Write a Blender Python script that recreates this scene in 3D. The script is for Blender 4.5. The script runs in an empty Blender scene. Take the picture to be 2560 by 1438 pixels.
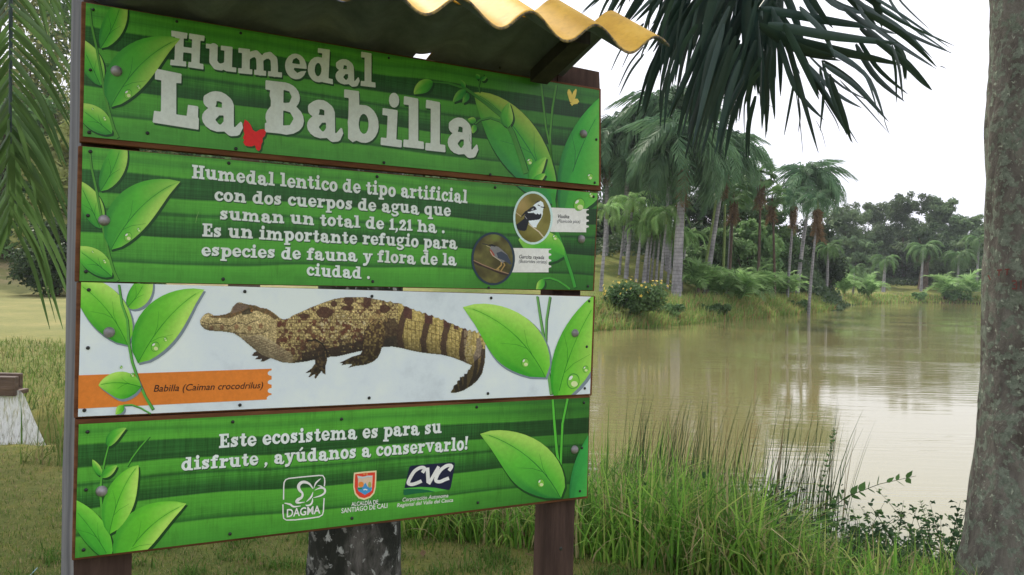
import bpy, math, random
import numpy as np
from mathutils import Vector, Matrix
from mathutils.geometry import tessellate_polygon
random.seed(7); RNG = np.random.default_rng(7)
SC = bpy.context.scene
COL = SC.collection
# ------------------------------------------------------------------ camera
FPX, IW, IH = 2130.0, 2560.0, 1438.0
CAMZ = 1.55
PITCH = math.atan((IH/2-695.0)/FPX); ROLL = math.radians(1.4)
_F = Vector((0, math.cos(PITCH), -math.sin(PITCH))); _R0 = Vector((1,0,0)); _U0 = _R0.cross(_F)
_R = _R0*math.cos(ROLL) + _U0*math.sin(ROLL); _U = -_R0*math.sin(ROLL) + _U0*math.cos(ROLL)
CAMP = Vector((0,0,CAMZ))
cd = bpy.data.cameras.new('camera'); cam = bpy.data.objects.new('camera', cd); COL.objects.link(cam)
cd.sensor_width = 36.0; cd.lens = FPX/IW*36.0; cd.clip_start = 0.05; cd.clip_end = 2000
cam.matrix_world = Matrix(((_R.x,_U.x,-_F.x,0),(_R.y,_U.y,-_F.y,0),(_R.z,_U.z,-_F.z,CAMZ),(0,0,0,1)))
SC.camera = cam
# ------------------------------------------------------------------ sky and sun
SUN_EL, SUN_AZ = math.radians(52), math.radians(-28)      # azimuth from +Y towards +X: behind the sign, a little left
w = bpy.data.worlds.new('World'); SC.world = w; w.use_nodes = True
nt = w.node_tree; nt.nodes.clear()
out = nt.nodes.new('ShaderNodeOutputWorld'); bg = nt.nodes.new('ShaderNodeBackground')
sky = nt.nodes.new('ShaderNodeTexSky'); sky.sky_type = 'NISHITA'; sky.sun_disc = False
sky.sun_elevation = SUN_EL; sky.sun_rotation = SUN_AZ; sky.dust_density = 4.0
tc = nt.nodes.new('ShaderNodeTexCoord'); sx = nt.nodes.new('ShaderNodeSeparateXYZ')
cl = nt.nodes.new('ShaderNodeValToRGB')                     # overcast veil: brighter overhead than at the horizon
cl.color_ramp.elements[0].position = 0.0; cl.color_ramp.elements[0].color = (.80,.78,.82,1)
cl.color_ramp.elements[1].position = 1.0; cl.color_ramp.elements[1].color = (1,1,1,1)
e = cl.color_ramp.elements.new(.30); e.color = (.97,.965,.98,1)
mm = nt.nodes.new('ShaderNodeMix'); mm.data_type = 'RGBA'; mm.blend_type = 'MULTIPLY'; mm.inputs[0].default_value = 1
mm.inputs[7].default_value = (17.0,17.3,18.2,1)
mx = nt.nodes.new('ShaderNodeMix'); mx.data_type = 'RGBA'; mx.inputs[0].default_value = .9
nt.links.new(tc.outputs['Generated'], sx.inputs[0]); nt.links.new(sx.outputs['Z'], cl.inputs[0])
nt.links.new(cl.outputs[0], mm.inputs[6]); nt.links.new(sky.outputs[0], mx.inputs[6]); nt.links.new(mm.outputs[2], mx.inputs[7])
nt.links.new(mx.outputs[2], bg.inputs[0]); bg.inputs[1].default_value = 0.085
nt.links.new(bg.outputs[0], out.inputs[0])
sl = bpy.data.lights.new('sun','SUN'); sl.energy = 3.8; sl.angle = math.radians(1.5); sl.color = (1,.93,.8)
so = bpy.data.objects.new('sun', sl); COL.objects.link(so)
sd = Vector((math.sin(SUN_AZ)*math.cos(SUN_EL), math.cos(SUN_AZ)*math.cos(SUN_EL), math.sin(SUN_EL)))
so.rotation_euler = sd.to_track_quat('Z','Y').to_euler()
SC.view_settings.view_transform = 'Standard'; SC.view_settings.look = 'None'
SC.view_settings.exposure = 0.0; SC.view_settings.gamma = 1.0; SC.view_settings.use_curve_mapping = False
try:
    SC.cycles.max_bounces = 6; SC.cycles.transparent_max_bounces = 4; SC.cycles.volume_bounces = 0
    SC.cycles.use_denoising = True
except Exception: pass

# ------------------------------------------------------------------ geometry helpers
def ray(px, py):
    return _F + _R*((px-IW/2)/FPX) + _U*((IH/2-py)/FPX)
def at(px, py, depth): return CAMP + ray(px,py)*depth
def proj(p):
    d = Vector(p)-CAMP; z = d.dot(_F)
    return IW/2 + FPX*d.dot(_R)/z, IH/2 - FPX*d.dot(_U)/z, z
def tag(o, label=None, cat=None, group=None, kind=None):
    if label: o['label'] = label
    if cat: o['category'] = cat
    if group: o['group'] = group
    if kind: o['kind'] = kind
    return o
def empty(name, loc=(0,0,0), rz=0):
    o = bpy.data.objects.new(name, None); o.location = loc; o.rotation_euler = (0,0,rz); o.empty_display_size = .2
    COL.objects.link(o); return o
def link(name, me, parent=None, mats=None):
    o = bpy.data.objects.new(name, me); COL.objects.link(o)
    if mats and not me.materials:
        for m in (mats if isinstance(mats,(list,tuple)) else [mats]): me.materials.append(m)
    if parent is not None:
        o.parent = parent
    return o
def mesh_np(name, V, Q, smooth=False, col=None, mi=None):
    """V Nx3, Q Mx3/4 array (or list of such arrays), col Nx3 linear"""
    me = bpy.data.meshes.new(name)
    V = np.asarray(V, dtype=np.float32).reshape(-1,3)
    Qs = Q if isinstance(Q, list) else [Q]
    Qs = [np.asarray(q, dtype=np.int32) for q in Qs if len(q)]
    me.vertices.add(len(V)); me.vertices.foreach_set('co', V.ravel())
    tot = sum(q.size for q in Qs); nf = sum(len(q) for q in Qs)
    me.loops.add(tot); me.polygons.add(nf)
    me.loops.foreach_set('vertex_index', np.concatenate([q.ravel() for q in Qs]))
    st=[]; s=0
    for q in Qs:
        k=q.shape[1]; st.append(s+np.arange(len(q))*k); s+=q.size
    me.polygons.foreach_set('loop_start', np.concatenate(st).astype(np.int32))
    try: me.polygons.foreach_set('loop_total', np.concatenate([np.full(len(q), q.shape[1]) for q in Qs]).astype(np.int32))
    except Exception: pass
    if mi is not None: me.polygons.foreach_set('material_index', np.asarray(mi,dtype=np.int32))
    me.polygons.foreach_set('use_smooth', np.full(nf, smooth))
    if col is not None:
        ca = me.color_attributes.new('Col','FLOAT_COLOR','POINT')
        c = np.ones((len(V),4),dtype=np.float32); c[:,:3]=col; ca.data.foreach_set('color', c.ravel())
    me.update(calc_edges=True); me.validate(); return me
class MB:
    """mesh buffer of polygons with material slots"""
    def __init__(s): s.v=[]; s.f=[]; s.m=[]
    def add(s, vs, fs, m=0):
        b=len(s.v); s.v += [tuple(p) for p in vs]
        for f in fs: s.f.append([b+i for i in f]); s.m.append(m)
    def prism(s, front, back, m=0, mside=None):
        n=len(front); ms=m if mside is None else mside
        b=len(s.v); s.v += [tuple(p) for p in front]+[tuple(p) for p in back]
        s.f.append([b+i for i in range(n)]); s.m.append(m)
        s.f.append([b+n+i for i in range(n)][::-1]); s.m.append(m)
        for i in range(n):
            j=(i+1)%n; s.f.append([b+i,b+n+i,b+n+j,b+j]); s.m.append(ms)
    def build(s, name, mats, parent=None, smooth=False, bevel=0):
        me=bpy.data.meshes.new(name); me.from_pydata(s.v,[],s.f)
        for mt in (mats if isinstance(mats,(list,tuple)) else [mats]): me.materials.append(mt)
        me.polygons.foreach_set('material_index', s.m)
        if smooth: me.polygons.foreach_set('use_smooth',[True]*len(s.f))
        me.update(); 
        import bmesh
        bm=bmesh.new(); bm.from_mesh(me); bmesh.ops.recalc_face_normals(bm, faces=bm.faces)
        if bevel: bmesh.ops.bevel(bm, geom=list(bm.edges), offset=bevel, segments=1, affect='EDGES')
        bm.to_mesh(me); bm.free()
        return link(name, me, parent)
def tube(path, radii, n=10, cap=True):
    """returns V,Q arrays of a tube"""
    P=np.array([list(p) for p in path],dtype=float); m=len(P)
    T=np.gradient(P,axis=0); T/= np.linalg.norm(T,axis=1)[:,None]+1e-9
    a=np.array([1,0,0.]) if abs(T[0][0])<.8 else np.array([0,1.,0])
    X=np.cross(T,a); X/=np.linalg.norm(X,axis=1)[:,None]+1e-9; Y=np.cross(T,X)
    th=np.linspace(0,2*np.pi,n,endpoint=False)
    R=np.asarray(radii,dtype=float).reshape(m,-1)
    V=(P[:,None,:]+ (X[:,None,:]*np.cos(th)[None,:,None]+Y[:,None,:]*np.sin(th)[None,:,None])*(R[:,:,None] if R.shape[1]==n else R[:,:1,None])).reshape(-1,3)
    i=np.arange(m-1)[:,None]*n; j=np.arange(n)[None,:]; k=(j+1)%n
    Q=np.stack([i+j,i+k,i+n+k,i+n+j],-1).reshape(-1,4)
    return V,Q
def joinVQ(parts):
    Vs=[];Qs=[];b=0
    for V,Q in parts:
        Vs.append(V); Qs.append(np.asarray(Q)+b); b+=len(V)
    return np.concatenate(Vs), np.concatenate(Qs)
# value noise for shaping geometry
_P=RNG.random((64,64,64)).astype(np.float32)
def vnoise(x,y,z=0.0,s=1.0):
    x=np.asarray(x,dtype=float)*s; y=np.asarray(y,dtype=float)*s; z=np.asarray(z,dtype=float)*s+0*x
    xi=np.floor(x).astype(int); yi=np.floor(y).astype(int); zi=np.floor(z).astype(int)
    fx=x-xi; fy=y-yi; fz=z-zi; fx=fx*fx*(3-2*fx); fy=fy*fy*(3-2*fy); fz=fz*fz*(3-2*fz)
    r=0
    for a in (0,1):
        for b in (0,1):
            for c in (0,1):
                r=r+_P[(xi+a)&63,(yi+b)&63,(zi+c)&63]*(fx if a else 1-fx)*(fy if b else 1-fy)*(fz if c else 1-fz)
    return r
def fbm(x,y,z=0.0,s=1.0,o=3):
    r=0;a=.5
    for k in range(o): r=r+a*vnoise(x,y,z,s*2**k); a*=.5
    return r/(1-.5**o)
def lin(c):
    c=np.asarray(c,dtype=float)/255.0
    return np.where(c<=.04045,c/12.92,((c+.055)/1.055)**2.4)
# ------------------------------------------------------------------ materials
def mat(name):
    m=bpy.data.materials.new(name); m.use_nodes=True; n=m.node_tree; n.nodes.clear()
    o=n.nodes.new('ShaderNodeOutputMaterial'); b=n.nodes.new('ShaderNodeBsdfPrincipled'); n.links.new(b.outputs[0],o.inputs[0])
    return m,n,b,o
def noise(n, scale, detail=4, rough=.55, coord='Object', vec=(1,1,1), dist=0):
    t=n.nodes.new('ShaderNodeTexCoord'); mp=n.nodes.new('ShaderNodeMapping'); mp.inputs['Scale'].default_value=vec
    x=n.nodes.new('ShaderNodeTexNoise'); x.inputs['Scale'].default_value=scale; x.inputs['Detail'].default_value=detail
    x.inputs['Roughness'].default_value=rough; x.inputs['Distortion'].default_value=dist
    n.links.new(t.outputs[coord],mp.inputs[0]); n.links.new(mp.outputs[0],x.inputs['Vector']); return x
def ramp(n, src, stops, interp='LINEAR'):
    r=n.nodes.new('ShaderNodeValToRGB'); cr=r.color_ramp; cr.interpolation=interp
    while len(cr.elements)<len(stops): cr.elements.new(.5)
    for e,(p,c) in zip(cr.elements,stops): e.position=p; e.color=(*c,1)
    n.links.new(src,r.inputs[0]); return r
def mixc(n, fac, a, b, mode='MIX'):
    m=n.nodes.new('ShaderNodeMix'); m.data_type='RGBA'; m.blend_type=mode
    for sock,v in ((m.inputs[0],fac),(m.inputs[6],a),(m.inputs[7],b)):
        if isinstance(v,(int,float)): sock.default_value=v
        elif isinstance(v,(tuple,list)): sock.default_value=(*v,1) if len(v)==3 else v
        else: n.links.new(v,sock)
    return m.outputs[2]
def bump(n,b,src,st=.3,dist=.01):
    k=n.nodes.new('ShaderNodeBump'); k.inputs['Strength'].default_value=st; k.inputs['Distance'].default_value=dist
    n.links.new(src,k.inputs['Height']); n.links.new(k.outputs[0],b.inputs['Normal'])
def foliage(name, c1, c2, trans=.25, rough=.5, use_col=False, spec=.14, nscale=.6):
    m,n,b,o=mat(name)
    oi=n.nodes.new('ShaderNodeObjectInfo')
    nz=noise(n,nscale,3)
    c=ramp(n,nz.outputs[0],[(.32,c1),(.68,c2)]).outputs[0]
    if use_col:
        a=n.nodes.new('ShaderNodeAttribute'); a.attribute_name='Col'; c=mixc(n,1.0,c,a.outputs[0],'MULTIPLY')
    h=n.nodes.new('ShaderNodeHueSaturation'); n.links.new(c,h.inputs['Color'])
    mr=n.nodes.new('ShaderNodeMapRange'); mr.inputs[3].default_value=.65; mr.inputs[4].default_value=1.35
    n.links.new(oi.outputs['Random'],mr.inputs[0]); n.links.new(mr.outputs[0],h.inputs['Value'])
    n.links.new(h.outputs[0],b.inputs['Base Color']); b.inputs['Roughness'].default_value=rough
    b.inputs['Specular IOR Level'].default_value=spec
    t=n.nodes.new('ShaderNodeBsdfTranslucent'); n.links.new(h.outputs[0],t.inputs[0])
    x=n.nodes.new('ShaderNodeMixShader'); x.inputs[0].default_value=trans
    n.links.new(b.outputs[0],x.inputs[1]); n.links.new(t.outputs[0],x.inputs[2]); n.links.new(x.outputs[0],o.inputs[0])
    return m
def bark(name, stops, scale=8, vec=(1,1,1), bs=.5, bd=.02, rings=0):
    m,n,b,o=mat(name); nz=noise(n,scale,6,.65,vec=vec,dist=.3)
    c=ramp(n,nz.outputs[0],stops).outputs[0]
    if rings:
        t=n.nodes.new('ShaderNodeTexCoord'); wv=n.nodes.new('ShaderNodeTexWave'); wv.bands_direction='Z'; wv.inputs['Scale'].default_value=rings
        wv.inputs['Distortion'].default_value=2.0; n.links.new(t.outputs['Object'],wv.inputs[0])
        r2=ramp(n,wv.outputs[0],[(0,(.55,.55,.55)),(.3,(1,1,1))]); c=mixc(n,.6,c,r2.outputs[0],'MULTIPLY')
    n.links.new(c,b.inputs['Base Color']); b.inputs['Roughness'].default_value=.9; b.inputs['Specular IOR Level'].default_value=.15
    bump(n,b,nz.outputs[0],bs,bd); return m
M={}
# grass ground
m,n,b,o=mat('lawn ground')
n1=noise(n,.35,5,.6); n2=noise(n,5,6,.75); n3=noise(n,60,3,.7)
c=ramp(n,n1.outputs[0],[(.3,(.085,.12,.03)),(.5,(.15,.165,.05)),(.72,(.24,.22,.085))]).outputs[0]
c2=ramp(n,n2.outputs[0],[(.3,(.42,.55,.38)),(.5,(1,1,1)),(.72,(1.5,1.25,.95))]).outputs[0]
c=mixc(n,.75,c,c2,'MULTIPLY'); c3=ramp(n,n3.outputs[0],[(.3,(.6,.6,.6)),(.6,(1.15,1.15,1.1))]).outputs[0]
c=mixc(n,.6,c,c3,'MULTIPLY')
# bare tan earth on the hillside, by world position
t=n.nodes.new('ShaderNodeTexCoord'); s=n.nodes.new('ShaderNodeSeparateXYZ'); n.links.new(t.outputs['Object'],s.inputs[0])
mr=n.nodes.new('ShaderNodeMapRange'); mr.inputs[1].default_value=-8; mr.inputs[2].default_value=-14; n.links.new(s.outputs['X'],mr.inputs[0])
mrz=n.nodes.new('ShaderNodeMapRange'); mrz.inputs[1].default_value=.35; mrz.inputs[2].default_value=.8; n.links.new(s.outputs['Z'],mrz.inputs[0])
n4=noise(n,.5,5,.7); mu=n.nodes.new('ShaderNodeMath'); mu.operation='MULTIPLY'; r4=ramp(n,n4.outputs[0],[(.42,(0,0,0)),(.56,(1,1,1))])
n.links.new(mr.outputs[0],mu.inputs[0]); n.links.new(r4.outputs[0],mu.inputs[1])
mu0=mu; mu=n.nodes.new('ShaderNodeMath'); mu.operation='MULTIPLY'; n.links.new(mu0.outputs[0],mu.inputs[0]); n.links.new(mrz.outputs[0],mu.inputs[1])
c=mixc(n,mu.outputs[0],c,(.36,.27,.16))
# paler tan on the open left lawn: its sunlit brightness put into the colour
ml=n.nodes.new('ShaderNodeMapRange'); ml.inputs[1].default_value=12; ml.inputs[2].default_value=22; n.links.new(s.outputs['Y'],ml.inputs[0])
ml2=n.nodes.new('ShaderNodeMapRange'); ml2.inputs[1].default_value=-3; ml2.inputs[2].default_value=-8; n.links.new(s.outputs['X'],ml2.inputs[0])
ml3=n.nodes.new('ShaderNodeMath'); ml3.operation='MULTIPLY'; n.links.new(ml.outputs[0],ml3.inputs[0]); n.links.new(ml2.outputs[0],ml3.inputs[1])
ml4=n.nodes.new('ShaderNodeMath'); ml4.operation='MULTIPLY'; ml4.inputs[1].default_value=.28; n.links.new(ml3.outputs[0],ml4.inputs[0])
c=mixc(n,ml4.outputs[0],c,(.40,.36,.20))
# mud under water line
mr2=n.nodes.new('ShaderNodeMapRange'); mr2.inputs[1].default_value=-.25; mr2.inputs[2].default_value=-.5; n.links.new(s.outputs['Z'],mr2.inputs[0])
c=mixc(n,mr2.outputs[0],c,(.07,.05,.03))
n.links.new(c,b.inputs['Base Color']); b.inputs['Roughness'].default_value=.95; b.inputs['Specular IOR Level'].default_value=.1
bump(n,b,n3.outputs[0],.5,.02); M['lawn']=m
# water
m,n,b,o=mat('murky pond water')
nz=noise(n,.08,2); c=ramp(n,nz.outputs[0],[(.3,(.205,.185,.08)),(.7,(.245,.22,.10))]).outputs[0]
n.links.new(c,b.inputs['Base Color']); b.inputs['Roughness'].default_value=.045; b.inputs['IOR'].default_value=1.68
w1=noise(n,1.0,3,.5,vec=(.55,5.0,1),dist=.6); w2=noise(n,.12,2,.5,vec=(1,1.6,1))
msk=ramp(n,w2.outputs[0],[(.42,(.12,.12,.12)),(.60,(1,1,1))])
mm2=n.nodes.new('ShaderNodeMath'); mm2.operation='MULTIPLY'; n.links.new(w1.outputs[0],mm2.inputs[0]); n.links.new(msk.outputs[0],mm2.inputs[1])
bump(n,b,mm2.outputs[0],.26,.05); M['water']=m
M['royal_leaf']=foliage('royal palm leaf',(.035,.10,.055),(.17,.29,.14),.4)
M['bright_leaf']=foliage('bright palm leaf',(.14,.30,.09),(.34,.50,.20),.5)
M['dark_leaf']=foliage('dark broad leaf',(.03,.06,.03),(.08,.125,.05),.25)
M['mid_leaf']=foliage('mid green leaf',(.06,.14,.045),(.17,.28,.10),.35)
M['far_leaf']=foliage('far tree leaf',(.085,.145,.07),(.19,.27,.125),.35)
M['sunny_leaf']=foliage('yellow green leaf',(.15,.19,.055),(.40,.42,.17),.45)
M['shrub_leaf']=foliage('bright shrub leaf',(.075,.16,.055),(.24,.37,.15),.4)  # brighter mid green for the shrubby trees
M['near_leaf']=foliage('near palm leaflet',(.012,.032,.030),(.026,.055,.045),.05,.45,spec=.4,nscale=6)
M['left_leaf']=foliage('left palm leaflet',(.045,.10,.03),(.11,.20,.065),.3,.4,spec=.5,nscale=4)
M['grass']=foliage('grass blade',(.95,.95,.95),(1.2,1.2,1.2),.45,.5,use_col=True)
M['dry']=foliage('dry frond',(.12,.075,.04),(.24,.16,.09),.2,.8)
M['heli_leaf']=foliage('broad glossy leaf',(.06,.14,.03),(.14,.24,.05),.3)
M['royal_bark']=bark('grey palm bark',[(.3,(.15,.145,.15)),(.55,(.30,.29,.30)),(.75,(.42,.40,.39))],3,(1,1,.5),.3,.02,rings=1.5)
M['brown_bark']=bark('brown bark',[(.3,(.05,.035,.028)),(.7,(.16,.12,.09))],6,(1,1,.4))
M['green_stem']=bark('green stem',[(.3,(.12,.18,.05)),(.7,(.22,.28,.10))],5)
# lichen trunks
def lichen(name, base, patch, patch2, s1, s2, t1, t2):
    m,n,b,o=mat(name)
    a=noise(n,s1,7,.7,vec=(1,1,.45),dist=.5); c=ramp(n,a.outputs[0],base).outputs[0]
    v=noise(n,s2,5,.62,dist=.25); r=ramp(n,v.outputs[0],[(t1,(0,0,0)),(t1+.03,(1,1,1))])
    pn=noise(n,40,4,.7); pc=ramp(n,pn.outputs[0],[(.35,tuple(x*.55 for x in patch)),(.6,patch)]).outputs[0]
    c=mixc(n,r.outputs[0],c,pc)
    v2=noise(n,s2*2.3,4,.6,vec=(1.1,.9,.8),dist=.3); r2=ramp(n,v2.outputs[0],[(t2,(0,0,0)),(t2+.06,(1,1,1))])
    c=mixc(n,r2.outputs[0],c,patch2)
    n.links.new(c,b.inputs['Base Color']); b.inputs['Roughness'].default_value=.92; b.inputs['Specular IOR Level'].default_value=.12
    bump(n,b,a.outputs[0],.8,.03); return m
M['lichen_trunk']=lichen('lichened palm trunk',[(.3,(.05,.042,.038)),(.5,(.12,.108,.098)),(.75,(.22,.205,.18))],(.19,.215,.175),(.33,.36,.29),9,19,.50,.62)
M['black_trunk']=lichen('black mossy palm trunk',[(.3,(.012,.013,.011)),(.52,(.032,.034,.028)),(.66,(.15,.14,.13))],(.17,.17,.155),(.36,.37,.35),6,10,.58,.60)
# ------------------------------------------------------------------ terrain
WZ=-0.55
def onz(px,py,z):
    r=ray(px,py); k=(z-CAMZ)/r.z; p=CAMP+r*k; return (p.x,p.y)
POND=[onz(x,y,WZ) for x,y in [(3100,1560),(2700,1470),(2300,1450),(1950,1400),(1700,1350),(1450,1318),(1250,1302),(1080,1282),(980,1235),(935,1120),(940,1050),(1000,965),(1180,880),(1340,843),(1490,827),(1600,821),(1700,813),(1800,803),(1940,791),(2080,776),(2106,765),(2170,760),(2250,757),(2330,757.5),(2450,760),(2700,768),(2950,780)]]
POND+= [(90,70),(70,30),(30,8)]
_PA=np.array(POND)
def sdist(x,y):
    """signed distance to the pond outline, positive on land"""
    x=np.asarray(x,dtype=float); y=np.asarray(y,dtype=float); d=np.full(x.shape,1e9); ins=np.zeros(x.shape,bool)
    n=len(_PA)
    for i in range(n):
        ax,ay=_PA[i]; bx,by=_PA[(i+1)%n]; ex,ey=bx-ax,by-ay
        t=np.clip(((x-ax)*ex+(y-ay)*ey)/(ex*ex+ey*ey),0,1)
        d=np.minimum(d,np.hypot(x-ax-t*ex,y-ay-t*ey))
        if ey!=0: ins^=((ay>y)!=(by>y))&(x<ex*(y-ay)/ey+ax)
    return np.where(ins,-d,d)
def ss(t): t=np.clip(t,0,1); return t*t*(3-2*t)
def hgt(x,y):
    x=np.asarray(x,dtype=float); y=np.asarray(y,dtype=float); d=sdist(x,y)+.25*(fbm(x,y,3,.9)-.5)
    near=1-ss((y-13)/8)
    up=WZ+ss(d/2.5)*(-WZ)*1.0                       # near bank: up to the lawn at 0
    far=WZ+ss(d/1.8)*.8+ss((d-.8)/5)*.55                # far bank a little higher
    rightness=ss((x+2)/6)                            # the far bank on the right side only
    land=up*near+(1-near)*(far*rightness+(1-rightness)*up)
    z=np.where(d>0,land,WZ+np.maximum(d*.6,-1.6))
    hill=ss((y-43)/22)*(3.2)*(1-ss((x-7-.03*y)/6))+ss((y-75)/60)*5*(1-ss((x-2)/10))
    hill=hill+ss((y-126)/26)*1.7*ss((x-12)/20)
    z=z+np.where(d>0,hill*ss(d/8),0)
    # creek ditch on the left, where the spout pours out
    dd=np.hypot((x+4.6)/1.9,(y-8.35)/.85); z=z-.8*(1-ss((dd-.35)/.85))*(x<-2.2)
    # soft undulation
    z=z+(fbm(x,y,1,.5)-.5)*.10*ss(d/2)+(fbm(x,y,5,3.)-.5)*.02
    return z
def h1(x,y): return float(hgt(np.array([x]),np.array([y]))[0])
def hit(px,py,cap=110):
    """where the view ray through a pixel of the photograph meets the ground"""
    r=ray(px,py); ks=np.concatenate([np.arange(3,30,.1),np.arange(30,160,.4)])
    X=r.x*ks; Y=r.y*ks; Z=CAMZ+r.z*ks; H=hgt(X,Y); w_=np.where(Z<H)[0]
    k=min(ks[w_[0]],cap+30) if len(w_) else cap
    if cap<110: k=min(k,cap)
    return Vector((r.x*k,r.y*k,h1(r.x*k,r.y*k))),k
rs=np.concatenate([[0.0],np.geomspace(.6,255,300)]); th=np.linspace(0,2*np.pi,541)[:-1]
front=np.linspace(np.pi*.5-.72,np.pi*.5+.72,620); rest=np.linspace(np.pi*.5+.72,np.pi*2.5-.72,160)[1:-1]
th=np.concatenate([front,rest]); n_=len(th)
GX=rs[:,None]*np.cos(th)[None,:]; GY=rs[:,None]*np.sin(th)[None,:]
GZ=hgt(GX.ravel(),GY.ravel()).reshape(GX.shape)
i=np.arange(len(rs)-1)[:,None]*n_; j=np.arange(n_)[None,:]; k=(j+1)%n_
Q=np.stack([i+j,i+n_+j,i+n_+k,i+k],-1).reshape(-1,4)
g=link('ground',mesh_np('ground',np.stack([GX,GY,GZ],-1).reshape(-1,3),Q,True),None,M['lawn'])
tag(g,'mown lawn and earth banks falling to the edge of the pond',kind='structure')
wb=MB(); wb.add([(-12,2,WZ),(160,2,WZ),(160,190,WZ),(-12,190,WZ)],[(0,1,2,3)]); wo=wb.build('water',M['water'])
# only the pond itself: cut the sheet to the pond outline grown a little under the banks
bpy.data.objects.remove(wo)
c_=_PA.mean(0); P2=[]
nP=len(_PA)
for i in range(nP):
    a=_PA[i-1]; b_=_PA[i]; c2_=_PA[(i+1)%nP]; t1=(b_-a)/np.linalg.norm(b_-a); t2=(c2_-b_)/np.linalg.norm(c2_-b_)
    nn=np.array([ (t1+t2)[1], -(t1+t2)[0]]); nn/=np.linalg.norm(nn)+1e-9
    q=b_+nn*.8
    if sdist(np.array([q[0]]),np.array([q[1]]))[0]<0: q=b_-nn*.8
    P2.append(Vector((q[0],q[1],WZ)))
tri=tessellate_polygon([P2]); wb=MB(); wb.add(P2,[tuple(t_) if (P2[t_[1]]-P2[t_[0]]).cross(P2[t_[2]]-P2[t_[0]]).z>0 else tuple(t_)[::-1] for t_ in tri])
tag(wb.build('water',M['water']),'olive brown pond water reflecting trees and white sky',kind='structure')
# creek water in the ditch
wb=MB(); q=[(-4.6+2.1*math.cos(a),8.35+.95*math.sin(a),-.5) for a in np.linspace(0,2*np.pi,25)[:-1]]; wb.add(q,[tuple(range(24))])
tag(wb.build('creek_water',M['water']),'small pool of brown water below the spout',kind='structure')

# ------------------------------------------------------------------ grass in numpy
def blades(P, H, Wd, lean, az, colr, seg=4, droop=.5):
    """curved tapering blades: P Nx3 roots, H heights, Wd widths, lean 0..1, az azimuth, colr Nx3"""
    N=len(P); t=np.linspace(0,1,seg+1)[None,:]
    out=H[:,None]*lean[:,None]*(t**1.8); z=H[:,None]*(t-droop*lean[:,None]*t**3)
    cx=P[:,0:1]+np.cos(az)[:,None]*out; cy=P[:,1:2]+np.sin(az)[:,None]*out; cz=P[:,2:3]+z
    wv=Wd[:,None]*(1-t**1.6)*.5+.0004
    fa=RNG.random(N)*np.pi; fx=np.cos(fa)[:,None]; fy=np.sin(fa)[:,None]
    A=np.stack([cx-fx*wv,cy-fy*wv,cz],-1); B=np.stack([cx+fx*wv,cy+fy*wv,cz],-1)
    V=np.stack([A,B],2).reshape(N,-1,3)                      # N,(seg+1)*2,3
    base=(np.arange(N)*(seg+1)*2)[:,None]; s_=np.arange(seg)[None,:]*2
    Qd=np.stack([base+s_,base+s_+1,base+s_+3,base+s_+2],-1).reshape(-1,4)
    C=np.repeat(colr,(seg+1)*2,axis=0)
    return V.reshape(-1,3),Qd,C
def gcol(N, cols, wts, jit=.2):
    idx=RNG.choice(len(cols),N,p=np.array(wts)/sum(wts)); c=np.array(cols)[idx]*(1+jit*(RNG.random((N,1))*2-1)); return c
def band(px0,px1,n,dlo,dhi,y0,y1,xlim=None):
    """random ground points with signed shore distance between dlo and dhi, inside a range of pixel columns and depths"""
    out=[]; got=0
    while got<n:
        Y=RNG.random(n*4)*(y1-y0)+y0; px=RNG.random(n*4)*(px1-px0)+px0; X=(px-IW/2)/FPX*Y
        d=sdist(X,Y); k=(d>dlo)&(d<dhi); out.append(np.stack([X[k],Y[k]],1)); got+=k.sum()
        if len(out)>40: break
    A=np.concatenate(out)[:n]; return A
GREENS=[(.15,.32,.05),(.26,.43,.08),(.09,.19,.035),(.38,.43,.13),(.42,.35,.19)]
LAWNC=[(.12,.19,.04),(.17,.22,.055),(.09,.13,.035),(.25,.24,.09),(.30,.25,.13)]
def grass_obj(name,label,A,hlo,hhi,wlo,whi,lean,cols,wts,sink=.03,seg=4):
    N=len(A); Z=hgt(A[:,0],A[:,1])-sink
    P=np.stack([A[:,0],A[:,1],Z],1); H=RNG.random(N)**1.3*(hhi-hlo)+hlo
    if hhi>.5:
        pxx=IW/2+FPX*A[:,0]/A[:,1]; H=H*np.interp(pxx,[900,1350,1500,1900,2050,2300,2600],[.8,.75,1.1,1.0,.62,.5,.42])*(.75+.5*fbm(A[:,0],A[:,1],4,2.2))
    if 1: W_=RNG.random(N)*(whi-wlo)+wlo
    V,Qd,C=blades(P,H,W_,RNG.random(N)*lean,RNG.random(N)*6.283,gcol(N,cols,wts),seg)
    return tag(link(name,mesh_np(name,V,Qd,False,C),None,M['grass']),label,kind='stuff')
# short lawn grass close to the camera
N=60000; Y=3.3+RNG.random(N)**1.25*5.5; X=(RNG.random(N)*2300-150-IW/2)/FPX*Y; A=np.stack([X,Y],1); A=A[(sdist(X,Y)>2.1)]
grass_obj('lawn_grass','short worn lawn grass under the sign',A,.012,.05,.003,.007,.9,LAWNC,[3,2,2,3,3],.004,2)
# tall bank grass between the lawn edge and the water
A=band(780,2700,24000,-.35,2.35,3.8,10.5)
grass_obj('bank_grass','dense tall green grass on the near bank of the pond',A,.14,.80,.006,.018,1.15,GREENS,[4,4,5,2,1.6])
A=band(1100,2700,6500,-.5,2.2,4,9.5)
grass_obj('dry_bank_grass','tan dry stalks tangled among the tall bank grass',A,.2,.62,.003,.009,1.3,[(.36,.28,.15),(.25,.17,.09),(.20,.24,.10)],[2,2,1])
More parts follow.
